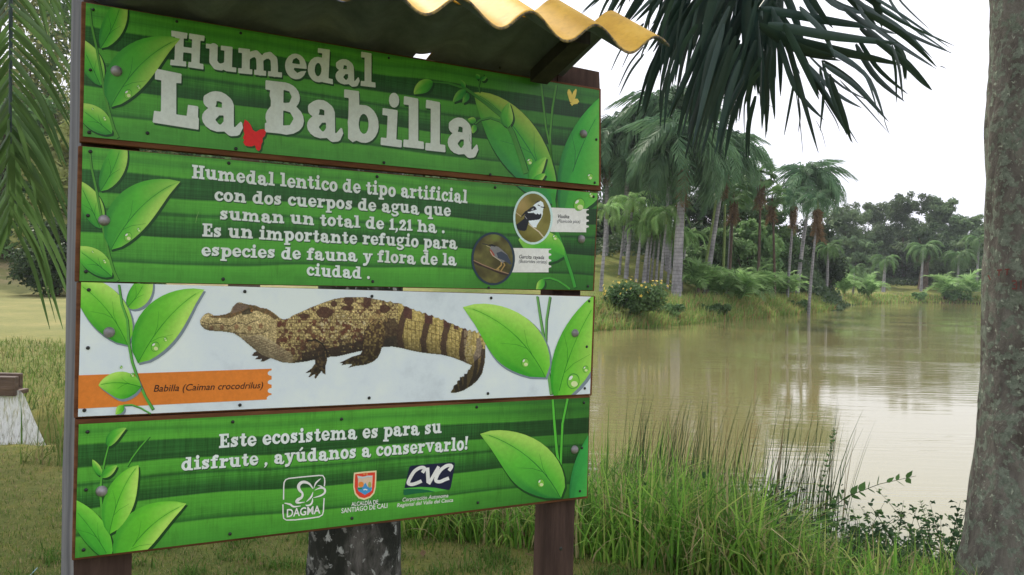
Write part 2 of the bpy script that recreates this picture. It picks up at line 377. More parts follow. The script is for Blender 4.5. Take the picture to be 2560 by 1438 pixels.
# thin upright rushes
A=band(1560,2120,420,-.65,.25,5.2,8.6); N=len(A)
c0=np.array([(float(a),float(b_)) for a,b_ in A]); cl_=c0[RNG.integers(0,60,N)]+RNG.normal(0,.09,(N,2))
P=np.stack([cl_[:,0],cl_[:,1],np.maximum(hgt(cl_[:,0],cl_[:,1]),WZ-.1)],1)
V,Qd,C=blades(P,.7+RNG.random(N)*.62,.006+RNG.random(N)*.005,RNG.random(N)*.22,RNG.random(N)*1.6-.6,gcol(N,[(.035,.075,.03),(.06,.12,.04),(.16,.12,.06)],[3,3,1]),5,.2)
tag(link('rushes',mesh_np('rushes',V,Qd,False,C),None,M['grass']),'thin dark green rushes standing above the bank grass against the pond',kind='stuff')
# leafy weeds with leaves on stems, on the right of the near bank
def weeds(name,label,pts,hlo,hhi,leafl,cols,nleaf=16,leanf=.6,col2=None):
    parts=[];cc=[]
    for (x,y) in pts:
        z=max(h1(x,y),WZ-.05); H=random.uniform(hlo,hhi); a=random.uniform(0,6.28); ln=random.uniform(.1,leanf)
        path=[(x+math.cos(a)*ln*H*t**1.5,y+math.sin(a)*ln*H*t**1.5,z+H*t*(1-.25*ln*t)) for t in np.linspace(0,1,6)]
        V,Qd=tube(path,[.004,.004,.003,.003,.002,.001],3); parts.append((V,Qd)); cc.append(np.tile((.08,.10,.04),(len(V),1)))
        for k in range(nleaf):
            t=random.uniform(.2,1); i0=min(int(t*5),4); f=t*5-i0; p=np.array(path[i0])*(1-f)+np.array(path[i0+1])*f
            b_=random.uniform(0,6.28); el=random.uniform(-.3,.7); L=leafl*random.uniform(.6,1.2)*(1.1-.4*t)
            d=np.array([math.cos(b_)*math.cos(el),math.sin(b_)*math.cos(el),math.sin(el)]); s_=np.array([-math.sin(b_),math.cos(b_),0])*L*.28
            p=p+d*.01; V=np.array([p,p+d*L*.25+s_*.8,p+d*L*.55+s_+[0,0,.008],p+d*L-[0,0,L*.2],p+d*L*.55-s_+[0,0,.008],p+d*L*.25-s_*.8]); parts.append((V,[[0,1,2,5],[5,2,3,4]]))
            c_=np.array(random.choice(cols))*random.uniform(.7,1.2); cc.append(np.tile(c_,(6,1)))
    V,Qd=joinVQ(parts); return tag(link(name,mesh_np(name,V,Qd,False,np.concatenate(cc)),None,M['grass']),label,kind='stuff')
A=band(1700,2500,190,-.55,1.9,4.3,8.8)
weeds('leafy_weeds','tangle of leafy dark green weeds at the right end of the near bank',A,.25,.62,.065,[(.05,.12,.04),(.09,.17,.05),(.04,.09,.035)],22,1.0)
A=band(1000,1700,110,-.1,2.2,4.2,8)
weeds('low_weeds','low broad leaved weeds among the bank grass beside the post',A,.12,.4,.06,[(.07,.15,.04),(.11,.19,.06)],14)
# one long arching sprig reaching over the water
def sprig(name,label,pth,leafl,nl,rad=.006):
    parts=[];cc=[]; P=[np.array(p,dtype=float) for p in pth]
    V,Qd=tube(P,np.linspace(rad,.0015,len(P)),4); parts.append((V,Qd)); cc.append(np.tile((.07,.08,.035),(len(V),1)))
    for k in range(nl):
        t=.25+.75*k/nl; u_=t*(len(P)-1); i0=min(int(u_),len(P)-2); f=u_-i0; p=P[i0]*(1-f)+P[i0+1]*f; T=P[i0+1]-P[i0]; T/=np.linalg.norm(T)
        for s_ in (-1,1):
            sd_=np.cross(T,[0,1,0.2])*s_; d=T*.6+sd_*.8+RNG.normal(0,.25,3); d/=np.linalg.norm(d); L=leafl*random.uniform(.6,1.2)
            w_=np.cross(d,RNG.normal(0,1,3)); w_/=np.linalg.norm(w_); w_*=L*.3
            parts.append((np.array([p,p+d*L*.2+w_*.75,p+d*L*.5+w_*.85,p+d*L,p+d*L*.5-w_*.85,p+d*L*.2-w_*.75]),[[0,1,2,5],[5,2,3,4]])); cc.append(np.tile(np.array((.08,.16,.05))*random.uniform(.7,1.3),(6,1)))
    V,Qd=joinVQ(parts); return link(name,mesh_np(name,V,Qd,False,np.concatenate(cc)),None,M['grass'])
sp=sprig('leafy_sprig','',[at(1960,1400,6.0),at(2040,1300,6.0),at(2120,1240,5.95),at(2200,1210,5.9),at(2290,1190,5.9)],.085,11)
tag(sp,'long leafy sprig arching to the right over the pale water','sprig')
sp=sprig('seeding_stalk','',[at(2040,1320,6.2),at(2050,1220,6.2),at(2075,1130,6.2),at(2085,1070,6.2)],.03,16,.004)
tag(sp,'thin dark seeding stalk rising above the grass at the middle of the near bank','stalk')
sp=sprig('feathery_seed_stalk','',[at(2330,1400,6.1),at(2322,1340,6.1),at(2312,1290,6.1),at(2300,1250,6.1)],.035,14,.004)
tag(sp,'feathery pale seed stalk standing alone near the right trunk','stalk')
# vegetation along the far bank's waterline
A=band(1380,2560,15000,-.15,1.8,18,150); A2=band(1400,2150,14000,-.15,2.6,18,80); A=np.concatenate([A,A2]); N=len(A)
Z=hgt(A[:,0],A[:,1])-.05; dep=A[:,1]
V,Qd,C=blades(np.stack([A[:,0],A[:,1],Z],1),.22+RNG.random(N)**1.5*.68,.022+dep*.0008,RNG.random(N)*.9,RNG.random(N)*6.28,gcol(N,[(.17,.28,.07),(.24,.31,.09),(.30,.28,.11),(.11,.20,.05),(.32,.20,.10)],[3,3,3,1,1]),2)
tag(link('shore_grass',mesh_np('shore_grass',V,Qd,False,C),None,M['grass']),'yellowish reedy grass fringing the far shore of the pond',kind='stuff')
cl9=np.stack([RNG.random(260)*3.6-2.6,3.6+RNG.random(260)*3.2],1); k9=RNG.integers(0,260,9000); A=cl9[k9]+RNG.normal(0,.05,(9000,2)); A=A[sdist(A[:,0],A[:,1])>2.2]
grass_obj('lawn_tufts','small uneven tufts of longer grass in the lawn',A,.03,.10,.004,.009,1.1,[(.13,.26,.05),(.09,.18,.035),(.22,.30,.08)],[3,2,1],.004,3)
# rough grass round the creek on the left
N=9000; Y=6.6+RNG.random(N)**1.1*11; X=(RNG.random(N)*560-280-IW/2)/FPX*Y; k=(np.hypot((X+4.9)/1.5,(Y-8.3)/.7)>1.0)&((Y>8.6)|(X>-3.85)); A=np.stack([X,Y],1)[k]
k=~((A[:,0]<-3.9)&(A[:,1]<8.6)); A=A[k]
grass_obj('creek_grass','rough green and tan grass growing round the creek',A,.05,.24,.008,.02,.8,[(.16,.26,.06),(.24,.29,.09),(.32,.29,.13),(.10,.17,.04)],[3,3,2,2])
A=np.stack([RNG.normal(-3.55,.3,900),RNG.normal(8.5,.55,900)],1)
grass_obj('creek_reeds','taller green reed clump to the right of the falling water',A,.3,.85,.008,.018,.5,[(.10,.20,.04),(.16,.25,.06),(.07,.13,.03),(.26,.20,.10)],[3,3,2,1])
# ------------------------------------------------------------------ palms and trees
def rotz(V,a): c,s=math.cos(a),math.sin(a); V=np.asarray(V); return np.stack([V[:,0]*c-V[:,1]*s,V[:,0]*s+V[:,1]*c,V[:,2]],1)
def frond_mesh(name, L, rise, droop, leafl, n=26, wl=.05, hang=.5, seed=0, plume=0):
    """pinnate frond along +X: arching rachis, leaflets on both sides that hang"""
    r=np.random.default_rng(seed); t=np.linspace(0,1,11)
    X=L*(t-.12*droop*t**2.2); Zr=L*(rise*t-droop*t**2.1)
    P=np.stack([X*(1-.18*droop*t**2),0*t,Zr],1)
    V,Q=tube(P,np.linspace(.022*L/3,.004*L/3,11),4); parts=[(V,Q)]
    tt=np.linspace(.14,1,n)
    VV=[];QQ=[];b=0
    for sgn in (-1,1):
        for k,t_ in enumerate(tt):
            u=t_*10; i0=min(int(u),9); f=u-i0; p=P[i0]*(1-f)+P[i0+1]*f; T=P[i0+1]-P[i0]; T/=np.linalg.norm(T)
            l=leafl*(math.sin(math.pi*min(1,.18+.78*t_))**.7)*r.uniform(.8,1.1)
            side=np.array([0,sgn,0.])+T*(.5+.9*t_)+np.array([0,0,r.uniform(-.1,.25)+plume*r.uniform(-.8,.9)]); side/=np.linalg.norm(side)
            hg=hang*r.uniform(.7,1.3); m1=p+side*l*.5-np.array([0,0,hg*l*.18]); m2=p+side*l*(1-.25*hg)-np.array([0,0,hg*l*.75])
            w_=wl*.5*T if True else 0
            q=np.array([p-w_*.5,p+w_*.5,m1+w_,m1-w_,m2+w_*.15,m2-w_*.15]); VV.append(q); QQ+= [[b,b+1,b+2,b+3],[b+3,b+2,b+4,b+5]]; b+=6
    parts.append((np.concatenate(VV),np.array(QQ))); V,Q=joinVQ(parts)
    return mesh_np(name,V,Q,False)
def fan_mesh(name,R,n=18,wl=.07,seed=0,stalk=.8,droop=.3):
    r=np.random.default_rng(seed); V,Q=tube([(0,0,0),(stalk*.5,0,.05),(stalk,0,0)],[.02,.018,.015],4); parts=[(V,Q)]
    VV=[];QQ=[];b=0; c=np.array([stalk,0,0])
    for k in range(n):
        a=-2.1+4.2*k/(n-1)+r.uniform(-.05,.05); d=np.array([math.cos(a),math.sin(a),.1*r.uniform(-1,1)]); s=np.array([-math.sin(a),math.cos(a),0])
        m=c+d*R*.55; e=c+d*R*r.uniform(.85,1.05)-np.array([0,0,droop*R*r.uniform(.5,1.2)])
        VV.append(np.array([c-s*wl*.1,c+s*wl*.1,m+s*wl,m-s*wl,e+s*.01,e-s*.01])); QQ+=[[b,b+1,b+2,b+3],[b+3,b+2,b+4,b+5]]; b+=6
    parts.append((np.concatenate(VV),np.array(QQ))); V,Q=joinVQ(parts); return mesh_np(name,V,Q,False)
FR={}
def fmesh(key,mk,matl):
    if key not in FR:
        me=mk(); me.materials.append(matl); FR[key]=me
    return FR[key]
def put_frond(me,parent,loc,az,tilt,sc,name='frond',roll=0):
    o=bpy.data.objects.new(name,me); COL.objects.link(o); o.parent=parent; o.location=loc; o.rotation_euler=(roll,-tilt,az); o.scale=(sc,)*3; return o
def trunk_mesh(name,h,r0,r1,lean=(0,0),bulge=0,n=12,flare=.25,seed=0,seg=14):
    r=np.random.default_rng(seed); t=np.linspace(0,1,seg); R=r0+(r1-r0)*t+flare*r0*np.exp(-t*h/.35)+bulge*np.sin(math.pi*t)
    P=np.stack([lean[0]*t**1.3,lean[1]*t**1.3,-.25+(h+.25)*t],1); a=r.random((seg,n))*.04*r0
    return tube(P,R[:,None]+a,n)
def palm(label,group,bpx,bpy_,top_px,tw,Rpx,kind,lean_px=0,nf=14,skirt=0,seed=0,depth=None,shaft=True,cat='palm tree'):
    """palm standing where the photo's pixel (bpx,bpy_) meets the ground; top_px is the pixel row of the crown's centre"""
    if depth is None: P,dep=hit(bpx,bpy_)
    else:
        r=ray(bpx,bpy_); P=Vector((r.x*depth,r.y*depth,0)); P.z=h1(P.x,P.y); dep=depth
    rnd=random.Random(seed*13+5)
    ht=(CAMZ+ray(bpx+lean_px,top_px).z*dep)-P.z; r1=tw*.5*dep/FPX; L=Rpx*dep/FPX
    root=empty('palm_tree',P); tag(root,label,cat,group)
    lx=(lean_px - (bpy_-top_px)*-.0244)*dep/FPX
    sh=min(ht*.16,1.3) if (shaft and kind in('royal','bright')) else 0
    V,Q=trunk_mesh('trunk',ht-sh*.8,r1*.95,r1*.5,(lx,0),bulge=r1*.08,n=10,seed=seed)
    link('trunk',mesh_np('trunk',V,Q,True),root,M['royal_bark'] if kind!='fan' else M['brown_bark'])
    if sh:
        V,Q=tube([(lx,0,ht-sh*.85),(lx,0,ht-sh*.4),(lx,0,ht+sh*.15)],[r1*.95,r1*.85,r1*.35],8); link('crown_shaft',mesh_np('crown_shaft',V,Q,True),root,M['green_stem'])
    top=Vector((lx,0,ht))
    for k in range(nf):
        az=k*2.39996+rnd.uniform(-.3,.3); lev=(k/nf)**.85
        sd_=k%4
        if kind=='royal':
            me=fmesh(('royal',sd_),lambda:frond_mesh('frond',3.0,.55+.1*sd_,.98+.08*sd_,1.0,36,.10,1.1,sd_,.7),M['royal_leaf']); base=3.0; tilt=1.15-1.75*lev+rnd.uniform(-.15,.15)
        elif kind=='bright':
            me=fmesh(('bright',sd_),lambda:frond_mesh('frond',3.0,.7,1.0+.1*sd_,.85,26,.10,.75,sd_+10),M['bright_leaf']); base=3.0; tilt=.35-.9*lev+rnd.uniform(-.12,.12)
        elif kind=='small':
            me=fmesh(('small',sd_),lambda:frond_mesh('frond',3.0,.7,1.0+.1*sd_,.8,20,.13,.8,sd_+20),M['mid_leaf']); base=3.0; tilt=.5-1.1*lev
        elif kind=='fan':
            me=fmesh(('fan',sd_),lambda:fan_mesh('frond',1.1,16,.12,sd_,1.2),M['mid_leaf']); base=2.3; tilt=1.1-1.9*lev
        put_frond(me,root,top+Vector((0,0,rnd.uniform(-.1,.1))),az,tilt,L/base*rnd.uniform(.88,1.12),'frond',rnd.uniform(-.4,.4))
    if skirt:
        me=fmesh(('dry',0),lambda:frond_mesh('dead_frond',3.0,.0,.35,.7,18,.10,1.0,77),M['dry'])
        for k in range(9):
            put_frond(me,root,top-Vector((0,0,L*.08)),k*.7+rnd.uniform(-.2,.2),-1.32+rnd.uniform(-.1,.12),skirt*dep/FPX/3*rnd.uniform(.8,1.1),'dead_frond')
    return root
GP='tall palms on the far bank'
palm('tall palm with the thickest pale grey trunk, just right of the flowering bush',GP,1690,751,385,27,185,'royal',nf=30,skirt=120,seed=1)
palm('tall palm behind the thick pale trunk, its crown reaching highest against the sky',GP,1668,735,300,17,165,'royal',nf=28,seed=2,depth=56,lean_px=-15)
palm('tall palm whose grey crown shows just right of the sign top',GP,1560,720,345,15,150,'royal',nf=28,seed=3,depth=58,lean_px=-8)
palm('tall palm at the right edge of the sign, pale drooping fronds beside the board',GP,1512,728,395,14,155,'royal',nf=28,seed=4,depth=58,lean_px=-10,skirt=60)
palm('tall palm with a leaning crown right of the thick pale trunk',GP,1765,735,395,13,145,'royal',nf=26,seed=5,depth=54,lean_px=30,skirt=95)
palm('lone tall palm with slender pale trunk and dark round crown nearest the open sky',GP,1992,745,465,11,118,'royal',lean_px=18,nf=30,seed=6)
palm('tall palm behind the grove whose crown fills the gap below the highest crown',GP,1612,725,420,12,140,'royal',nf=26,seed=51,depth=62)
palm('tall palm behind the leaning one, crown against the dark trees',GP,1820,735,455,11,110,'royal',nf=24,seed=52,depth=64)
palm('palm half hidden behind the round crowned palm, brown fronds down its trunk',GP,2022,740,505,8,60,'royal',lean_px=10,nf=10,skirt=95,seed=7,depth=62)
palm('palm behind with a brown skirt between fan palm and lone tall palm',GP,1968,735,500,8,55,'royal',lean_px=5,nf=10,skirt=80,seed=17,depth=66)
GF='fan palms with brown skirts'
palm('fan palm with highest spiky crown and brown skirt, between the palm groups',GF,1895,735,440,8,55,'fan',lean_px=-8,nf=18,skirt=80,seed=8,depth=62,shaft=False)
palm('fan palm with curved dark thin trunk left of the lone tall palm',GF,1938,725,490,7,42,'fan',lean_px=-20,nf=16,skirt=70,seed=9,depth=64,shaft=False)
palm('fan palm with wide brown skirt in front of the broadleaf trees',GF,1822,735,480,8,62,'fan',lean_px=0,nf=18,skirt=85,seed=10,depth=58,shaft=False)
GB='slender grey palms in the grove'
for i,(bx,by,ty,tw,R,nf,lb) in enumerate([
  (1502,729,520,10,42,9,'slender grey palm touching the right edge of the sign'),
  (1548,690,545,7,48,9,'thin palm with drooping bright crown, leftmost of the bright crowns'),
  (1565,697,505,12,62,11,'grey palm with the highest bright green crown in the grove'),
  (1590,707,562,10,45,10,'grey palm with a pale tufted crown, second thick trunk right of the sign'),
  (1609,712,575,11,36,8,'palm with reddish ringed lower trunk in the grove'),
  (1618,709,560,7,45,8,'thin palm just right of the reddish ringed trunk'),
  (1628,703,545,6,50,9,'very thin palm behind the middle of the grove'),
  (1639,712,528,7,58,10,'thin palm with broad bright crown left of the thick pale trunk'),
  (1650,731,535,9,62,11,'slender palm nearest the water, left of the thick pale trunk'),
  (1668,722,580,7,48,9,'thin palm hidden close behind the thick pale trunk'),
  (1702,728,590,8,50,8,'thin palm whose crown shows right of the thick pale trunk')]):
    palm(lb,GB,bx,by,ty,tw,R*1.35,'bright',lean_px=6,nf=nf+2,seed=20+i)
# bare pole stems leaning in front of the trees
for (x0,y0,x1,y1,lb) in [(1752,700,1790,500,'pale green leaning pole stem left of the straight one'),(1806,705,1813,470,'straight pale green pole stem in front of the dark trees'),(1700,640,1712,440,'short green leaning stem beside the thick pale trunk')]:
    P,dep=hit(x0,745); d0=dep+3; a=at(x0,y0,d0); b_=at(x1,y1,d0); a.z=h1(a.x,a.y)-.1
    V,Q=tube([a,a.lerp(b_,.5)+Vector((.05,0,0)),b_],[.11,.10,.07],7)
    o=link('pole_stem',mesh_np('pole_stem',V,Q,True),None,M['green_stem']); tag(o,lb,'stem','pale pole stems')
    try: pass
    except: pass
# distant small palms round the far end of the pond
GS='small palms at the far end of the pond'
for i,(bx,by,ty,tw,R,lb) in enumerate([(2066,728,618,8,52,'small palm with yellowish flat crown right of the lone tall palm'),(2208,748,650,9,48,'bushy yellow green palm left of the gap in the far wall'),(2302,742,622,7,60,'palm with pale curved fronds in front of the thick dark trunk'),
   (2392,745,640,7,62,'palm with spreading grey green fronds left of the right trunk'),(2132,745,672,6,42,'low palm left of the bushy yellow green one'),(2440,745,600,7,58,'palm partly hidden behind the right trunk')]):
    palm(lb,GS,bx,by,ty,tw,R,'small',nf=13,seed=40+i,depth=[80,126,132,130,108,134][i],shaft=False)
# ---- broadleaf trees
def leaf_cloud(centers, radii, n, size, seed=0, flat=1.0):
    r=np.random.default_rng(seed); C=np.array(centers); Rr=np.array(radii); w_=Rr**2; idx=r.choice(len(C),n,p=w_/w_.sum())
    d=r.normal(0,1,(n,3)); d/=np.linalg.norm(d,axis=1)[:,None]; rad=r.random(n)**.42*(1+.25*r.random(n)**4)
    P=C[idx]+d*(Rr[idx]*rad)[:,None]*np.array([1,1,.8])
    # leaf facing mostly outwards and up with scatter
    nrm=d*.7+np.array([0,0,.5])+r.normal(0,.55,(n,3)); nrm/=np.linalg.norm(nrm,axis=1)[:,None]
    a=r.normal(0,1,(n,3)); u=np.cross(nrm,a); u/=np.linalg.norm(u,axis=1)[:,None]; v=np.cross(nrm,u)
    s=size*(.6+.8*r.random(n))[:,None]
    V=np.stack([P-u*s,P-v*s*.45+u*.1*s,P+u*s,P+v*s*.45+u*.1*s],1).reshape(-1,3)
    return V,np.arange(n*4).reshape(-1,4)
def tree(name,label,group,P,h,rad,trunkr,matl,n=3500,size=.22,seed=0,crown0=.35,clumps=16,squash=1.0,cat='tree',bark_='brown_bark',fork=4):
    r=np.random.default_rng(seed); root=empty(name,P); tag(root,label,cat,group)
    cs=[];rr=[]
    for k in range(clumps):
        a=r.random()*6.283; q=r.random()**.6; zz=r.random()
        prof=math.sin(math.pi*(.12+.80*zz))**.8
        cs.append((math.cos(a)*q*rad*prof*.85,math.sin(a)*q*rad*prof*.85,h*(crown0+(1-crown0)*.92*zz))); rr.append(rad*(.22+.20*r.random())*(1.1-.45*zz)*squash)
    for k in range(clumps//2):                      # ragged shoots on top
        a=r.random()*6.283; q=r.random(); cs.append((math.cos(a)*q*rad*.75,math.sin(a)*q*rad*.75,h*(.86+.16*r.random()))); rr.append(rad*.12)
    parts=[]
    V,Q=trunk_mesh('trunk',h*.55,trunkr,trunkr*.6,(r.normal(0,.1*h*.3),0),n=8,seed=seed); parts.append((V,Q)); tp=np.array([0,0,h*(crown0*.8)])
    for k in range(min(fork*2,len(cs))):
        e_=np.array(cs[k]); m_=(tp+e_)/2+np.array([0,0,-.05*h]); V,Q=tube([tp,m_,e_],[trunkr*.5,trunkr*.35,trunkr*.12],6); parts.append((V,Q))
    V,Q=joinVQ(parts); link('trunk',mesh_np('trunk',V,Q,True),root,M[bark_])
    V,Q=leaf_cloud(cs,rr,n,size,seed+1); link('crown',mesh_np('crown',V,Q,False),root,M[matl]); return root
def tree_px(name,label,group,px,ytop,rpx,dep,matl,**k):
    r=ray(px,ytop); P=Vector((r.x*dep,r.y*dep,0)); P.z=h1(P.x,P.y); h=(CAMZ+r.z*dep)-P.z
    return tree(name,label,group,P,h,rpx*dep/FPX,k.pop('tr',.22),matl,**k)
G1='broadleaf trees behind the palms'
for i,(px,yt,rp,dep,mt,lb) in enumerate([
 (1520,330,120,82,'dark_leaf','dark tall tree behind the palms at the right edge of the sign'),
 (1640,380,130,78,'dark_leaf','dark tree filling the gaps behind the thick pale trunk'),
 (1760,450,110,76,'dark_leaf','dark tree behind the middle palms'),
 (1850,490,100,78,'shrub_leaf','mid green tree behind the straight pole stem'),
 (1930,520,90,78,'mid_leaf','mid green tree behind the fan palms'),
 (2040,560,90,84,'dark_leaf','dark tree behind the lone tall palm'),
 (1885,560,88,68,'shrub_leaf','rounded mid green shrubby tree with pale leaves left of the lone palm'),
 (1790,575,85,67,'shrub_leaf','leafy green shrubby tree right of the thick pale trunk')]):
    tree_px('tree',lb,G1,px,yt,rp,dep,mt,n=16000,size=.17,seed=60+i,crown0=.06,clumps=34)
G2='trees beyond the far end of the pond'
for i,(px,yt,rp,dep,lb) in enumerate([
 (2110,530,95,142,'low rounded tree right of the lone palm at the far end'),
 (2190,515,100,158,'rounded tree in the middle of the far tree line, left of the tall ragged one'),
 (2262,492,85,148,'tall far tree with ragged shoots on its top'),
 (2345,500,85,150,'far tree with sky gaps in its crown, right of the ragged one'),
 (2420,545,75,146,'lower far tree just left of the right trunk'),
 (2500,560,90,150,'far tree partly hidden behind the right trunk'),
 (2620,540,110,154,'far tree hidden beyond the right trunk'),
 (2150,600,70,138,'small dark far tree in front of the tree line on the left'),
 (2380,610,80,140,'small dark far tree near the wall on the right')]):
    tree_px('tree',lb,G2,px,yt,rp,dep,'far_leaf',n=20000,size=.27,seed=80+i,crown0=.04,clumps=46,squash=.85)
tree_px('tree','thick dark forked trunk standing in the gap of the far wall',G2,2312,560,60,136,'dark_leaf',n=5000,size=.25,seed=95,crown0=.5,tr=.8)
# trees on the left behind the lawn and behind the sign
G3='sunlit trees behind the lawn on the left'
for i,(px,yt,rp,dep,mt,lb) in enumerate([
 (-120,-250,330,62,'sunny_leaf','tall pale sunlit tree at the left edge of the view'),
 (70,-120,300,66,'sunny_leaf','tall pale sunlit tree behind the hanging fronds'),
 (260,-60,300,64,'mid_leaf','tall green tree behind the left post'),
 (470,60,280,68,'sunny_leaf','pale sunlit tree behind the left half of the sign'),
 (700,150,260,66,'mid_leaf','green tree behind the middle of the sign'),
 (930,230,240,70,'dark_leaf','dark tree behind the right half of the sign'),
 (1140,300,220,72,'mid_leaf','green tree behind the right quarter of the sign'),
 (1340,340,180,76,'dark_leaf','dark tree behind the right post'),
 (20,250,200,56,'mid_leaf','lower green tree on the slope left of the dark bush'),
 (190,330,170,54,'sunny_leaf','lower pale tree on the slope above the dark bush')]):
    tree_px('tree',lb,G3,px,yt,rp,dep,mt,n=12000,size=.24,seed=100+i,crown0=.02,clumps=40,tr=.35)
P,dep=hit(138,741)
tree('dark_bush','dense very dark rounded bush with short trunk on the left lawn',None,P,3.9,2.6,.22,'dark_leaf',n=9000,size=.13,seed=130,crown0=.22,clumps=26,squash=1.15,cat='bush')
P,dep=hit(345,741)
tree('green_bush','rounded green bush on the lawn hidden behind the left part of the sign',None,P,2.6,2.0,.15,'mid_leaf',n=3000,size=.13,seed=131,crown0=.1,cat='bush')
tree('shade_tree','broadleaf tree standing behind the sign, its canopy spread above the roof',None,Vector((-3.6,11.5,h1(-3.6,11.5))),10.5,4.2,.24,'mid_leaf',n=15000,size=.16,seed=140,crown0=.62,clumps=30,cat='tree')
# ---- shrubs and stemless palms in front of the grove
def rosette(label,group,px,py,Rpx,matl,nf,seed,stub=0,up=.9,cat='palm shrub'):
    P,dep=hit(px,py,{1760:55,1915:66,1830:58,1968:68,1940:66,1895:60,1850:54,1800:53}.get(px,110)); rnd=random.Random(seed); root=empty('palm_shrub',P); tag(root,label,cat,group); nf=int(nf*1.6); L=Rpx*1.35*dep/FPX
    V,Q=tube([(0,0,-.1),(0,0,.25+stub*.5),(0,0,.4+stub)],[.16+stub*.12,.15+stub*.12,.06],8); link('stem',mesh_np('stem',V,Q,True),root,M['brown_bark'])
    for k in range(nf):
        sd_=k%3; me=fmesh((matl,'ros',sd_),lambda:frond_mesh('frond',3.0,.85,.80+.1*sd_,.75,24,.10,.25,sd_+30,.5),M[matl])
        put_frond(me,root,Vector((0,0,.3+stub)),k*2.4+rnd.uniform(-.3,.3),1.15*(1-.85*k/nf),L/3*rnd.uniform(.8,1.15),'frond',rnd.uniform(-.3,.3))
GR='stemless palms and shrubs below the tall palms'
for i,(px,py,R,mt,nf,st,lb) in enumerate([
 (1745,747,80,'bright_leaf',16,.25,'stemless palm with a dark bulging stump, right of the thick pale trunk'),
 (1800,742,70,'bright_leaf',12,0,'grey green feathery shrub beside the dark stumped palm'),
 (1850,748,82,'bright_leaf',16,0,'bright arching stemless palm in the middle of the row'),
 (1895,742,75,'bright_leaf',15,0,'arching stemless palm right of the middle one'),
 (1940,742,70,'bright_leaf',14,0,'stemless palm with drooping fronds left of the lone tall palm'),
 (1968,735,62,'bright_leaf',12,0,'stemless palm right behind the lone tall palm'),
 (1760,722,55,'bright_leaf',12,0,'small stemless palm behind the dark stumped one'),
 (1915,722,62,'bright_leaf',12,0,'tall bushy stemless palm at the back of the row'),
 (1830,722,62,'bright_leaf',12,0,'bushy stemless palm behind the bright middle one'),
 (2110,742,60,'bright_leaf',12,0,'small grey green shrub at the foot of the far wall'),
 (2170,748,60,'bright_leaf',12,0,'second small grey green shrub at the foot of the far wall'),
 (2360,748,60,'bright_leaf',12,0,'grey green shrub left of the right trunk at the far shore'),
 (2425,750,62,'bright_leaf',12,0,'grey green shrub touching the right trunk at the far shore')]):
    rosette(lb,GR,px,py,R,mt,nf,200+i,st)
# banana-like clumps with broad upright leaves
def broad_clump(name,label,px,py,hpx,wpx,n,matl,seed,group=None,depth=None):
    P,dep=hit(px,py); r=np.random.default_rng(seed); root=empty(name,P); tag(root,label,'plant',group); H=hpx*dep/FPX; W_=wpx*dep/FPX
    parts=[]
    for k in range(n):
        a=r.random()*6.28; q=r.random()**.6*W_; b0=np.array([math.cos(a)*q,math.sin(a)*q*.6,0]); hh=H*r.uniform(.6,1.05); ln=r.uniform(.1,.5); az=a+r.normal(0,.5)
        d=np.array([math.cos(az),math.sin(az),0]); s=np.array([-d[1],d[0],0]); t=np.linspace(0,1,7); wv=hh*.085*np.sin(math.pi*np.clip((t-.2)/.82,0,1))**.7+.01
        c=b0[None]+d[None]*(ln*hh*t**2)[:,None]+np.array([0,0,1])[None]*(hh*(t-.25*ln*t**3))[:,None]
        V=np.stack([c-s*wv[:,None],c+s*wv[:,None]],1).reshape(-1,3); i_=np.arange(6)*2; parts.append((V,np.stack([i_,i_+1,i_+3,i_+2],-1)))
    V,Q=joinVQ(parts); link('leaves',mesh_np('leaves',V,Q,False),root,M[matl]); return root
broad_clump('broad_leaved_clump','clump of upright broad bright leaves right of the lone tall palm',2055,731,62,44,60,'heli_leaf',5)
broad_clump('broad_leaved_clump','tall pointed leaves between the stemless palms, right of the straight pole stem',1842,740,75,14,12,'heli_leaf',6)
broad_clump('broad_leaved_clump','small dark clump with a red flower at the foot of the far wall',2160,742,38,22,22,'mid_leaf',7)
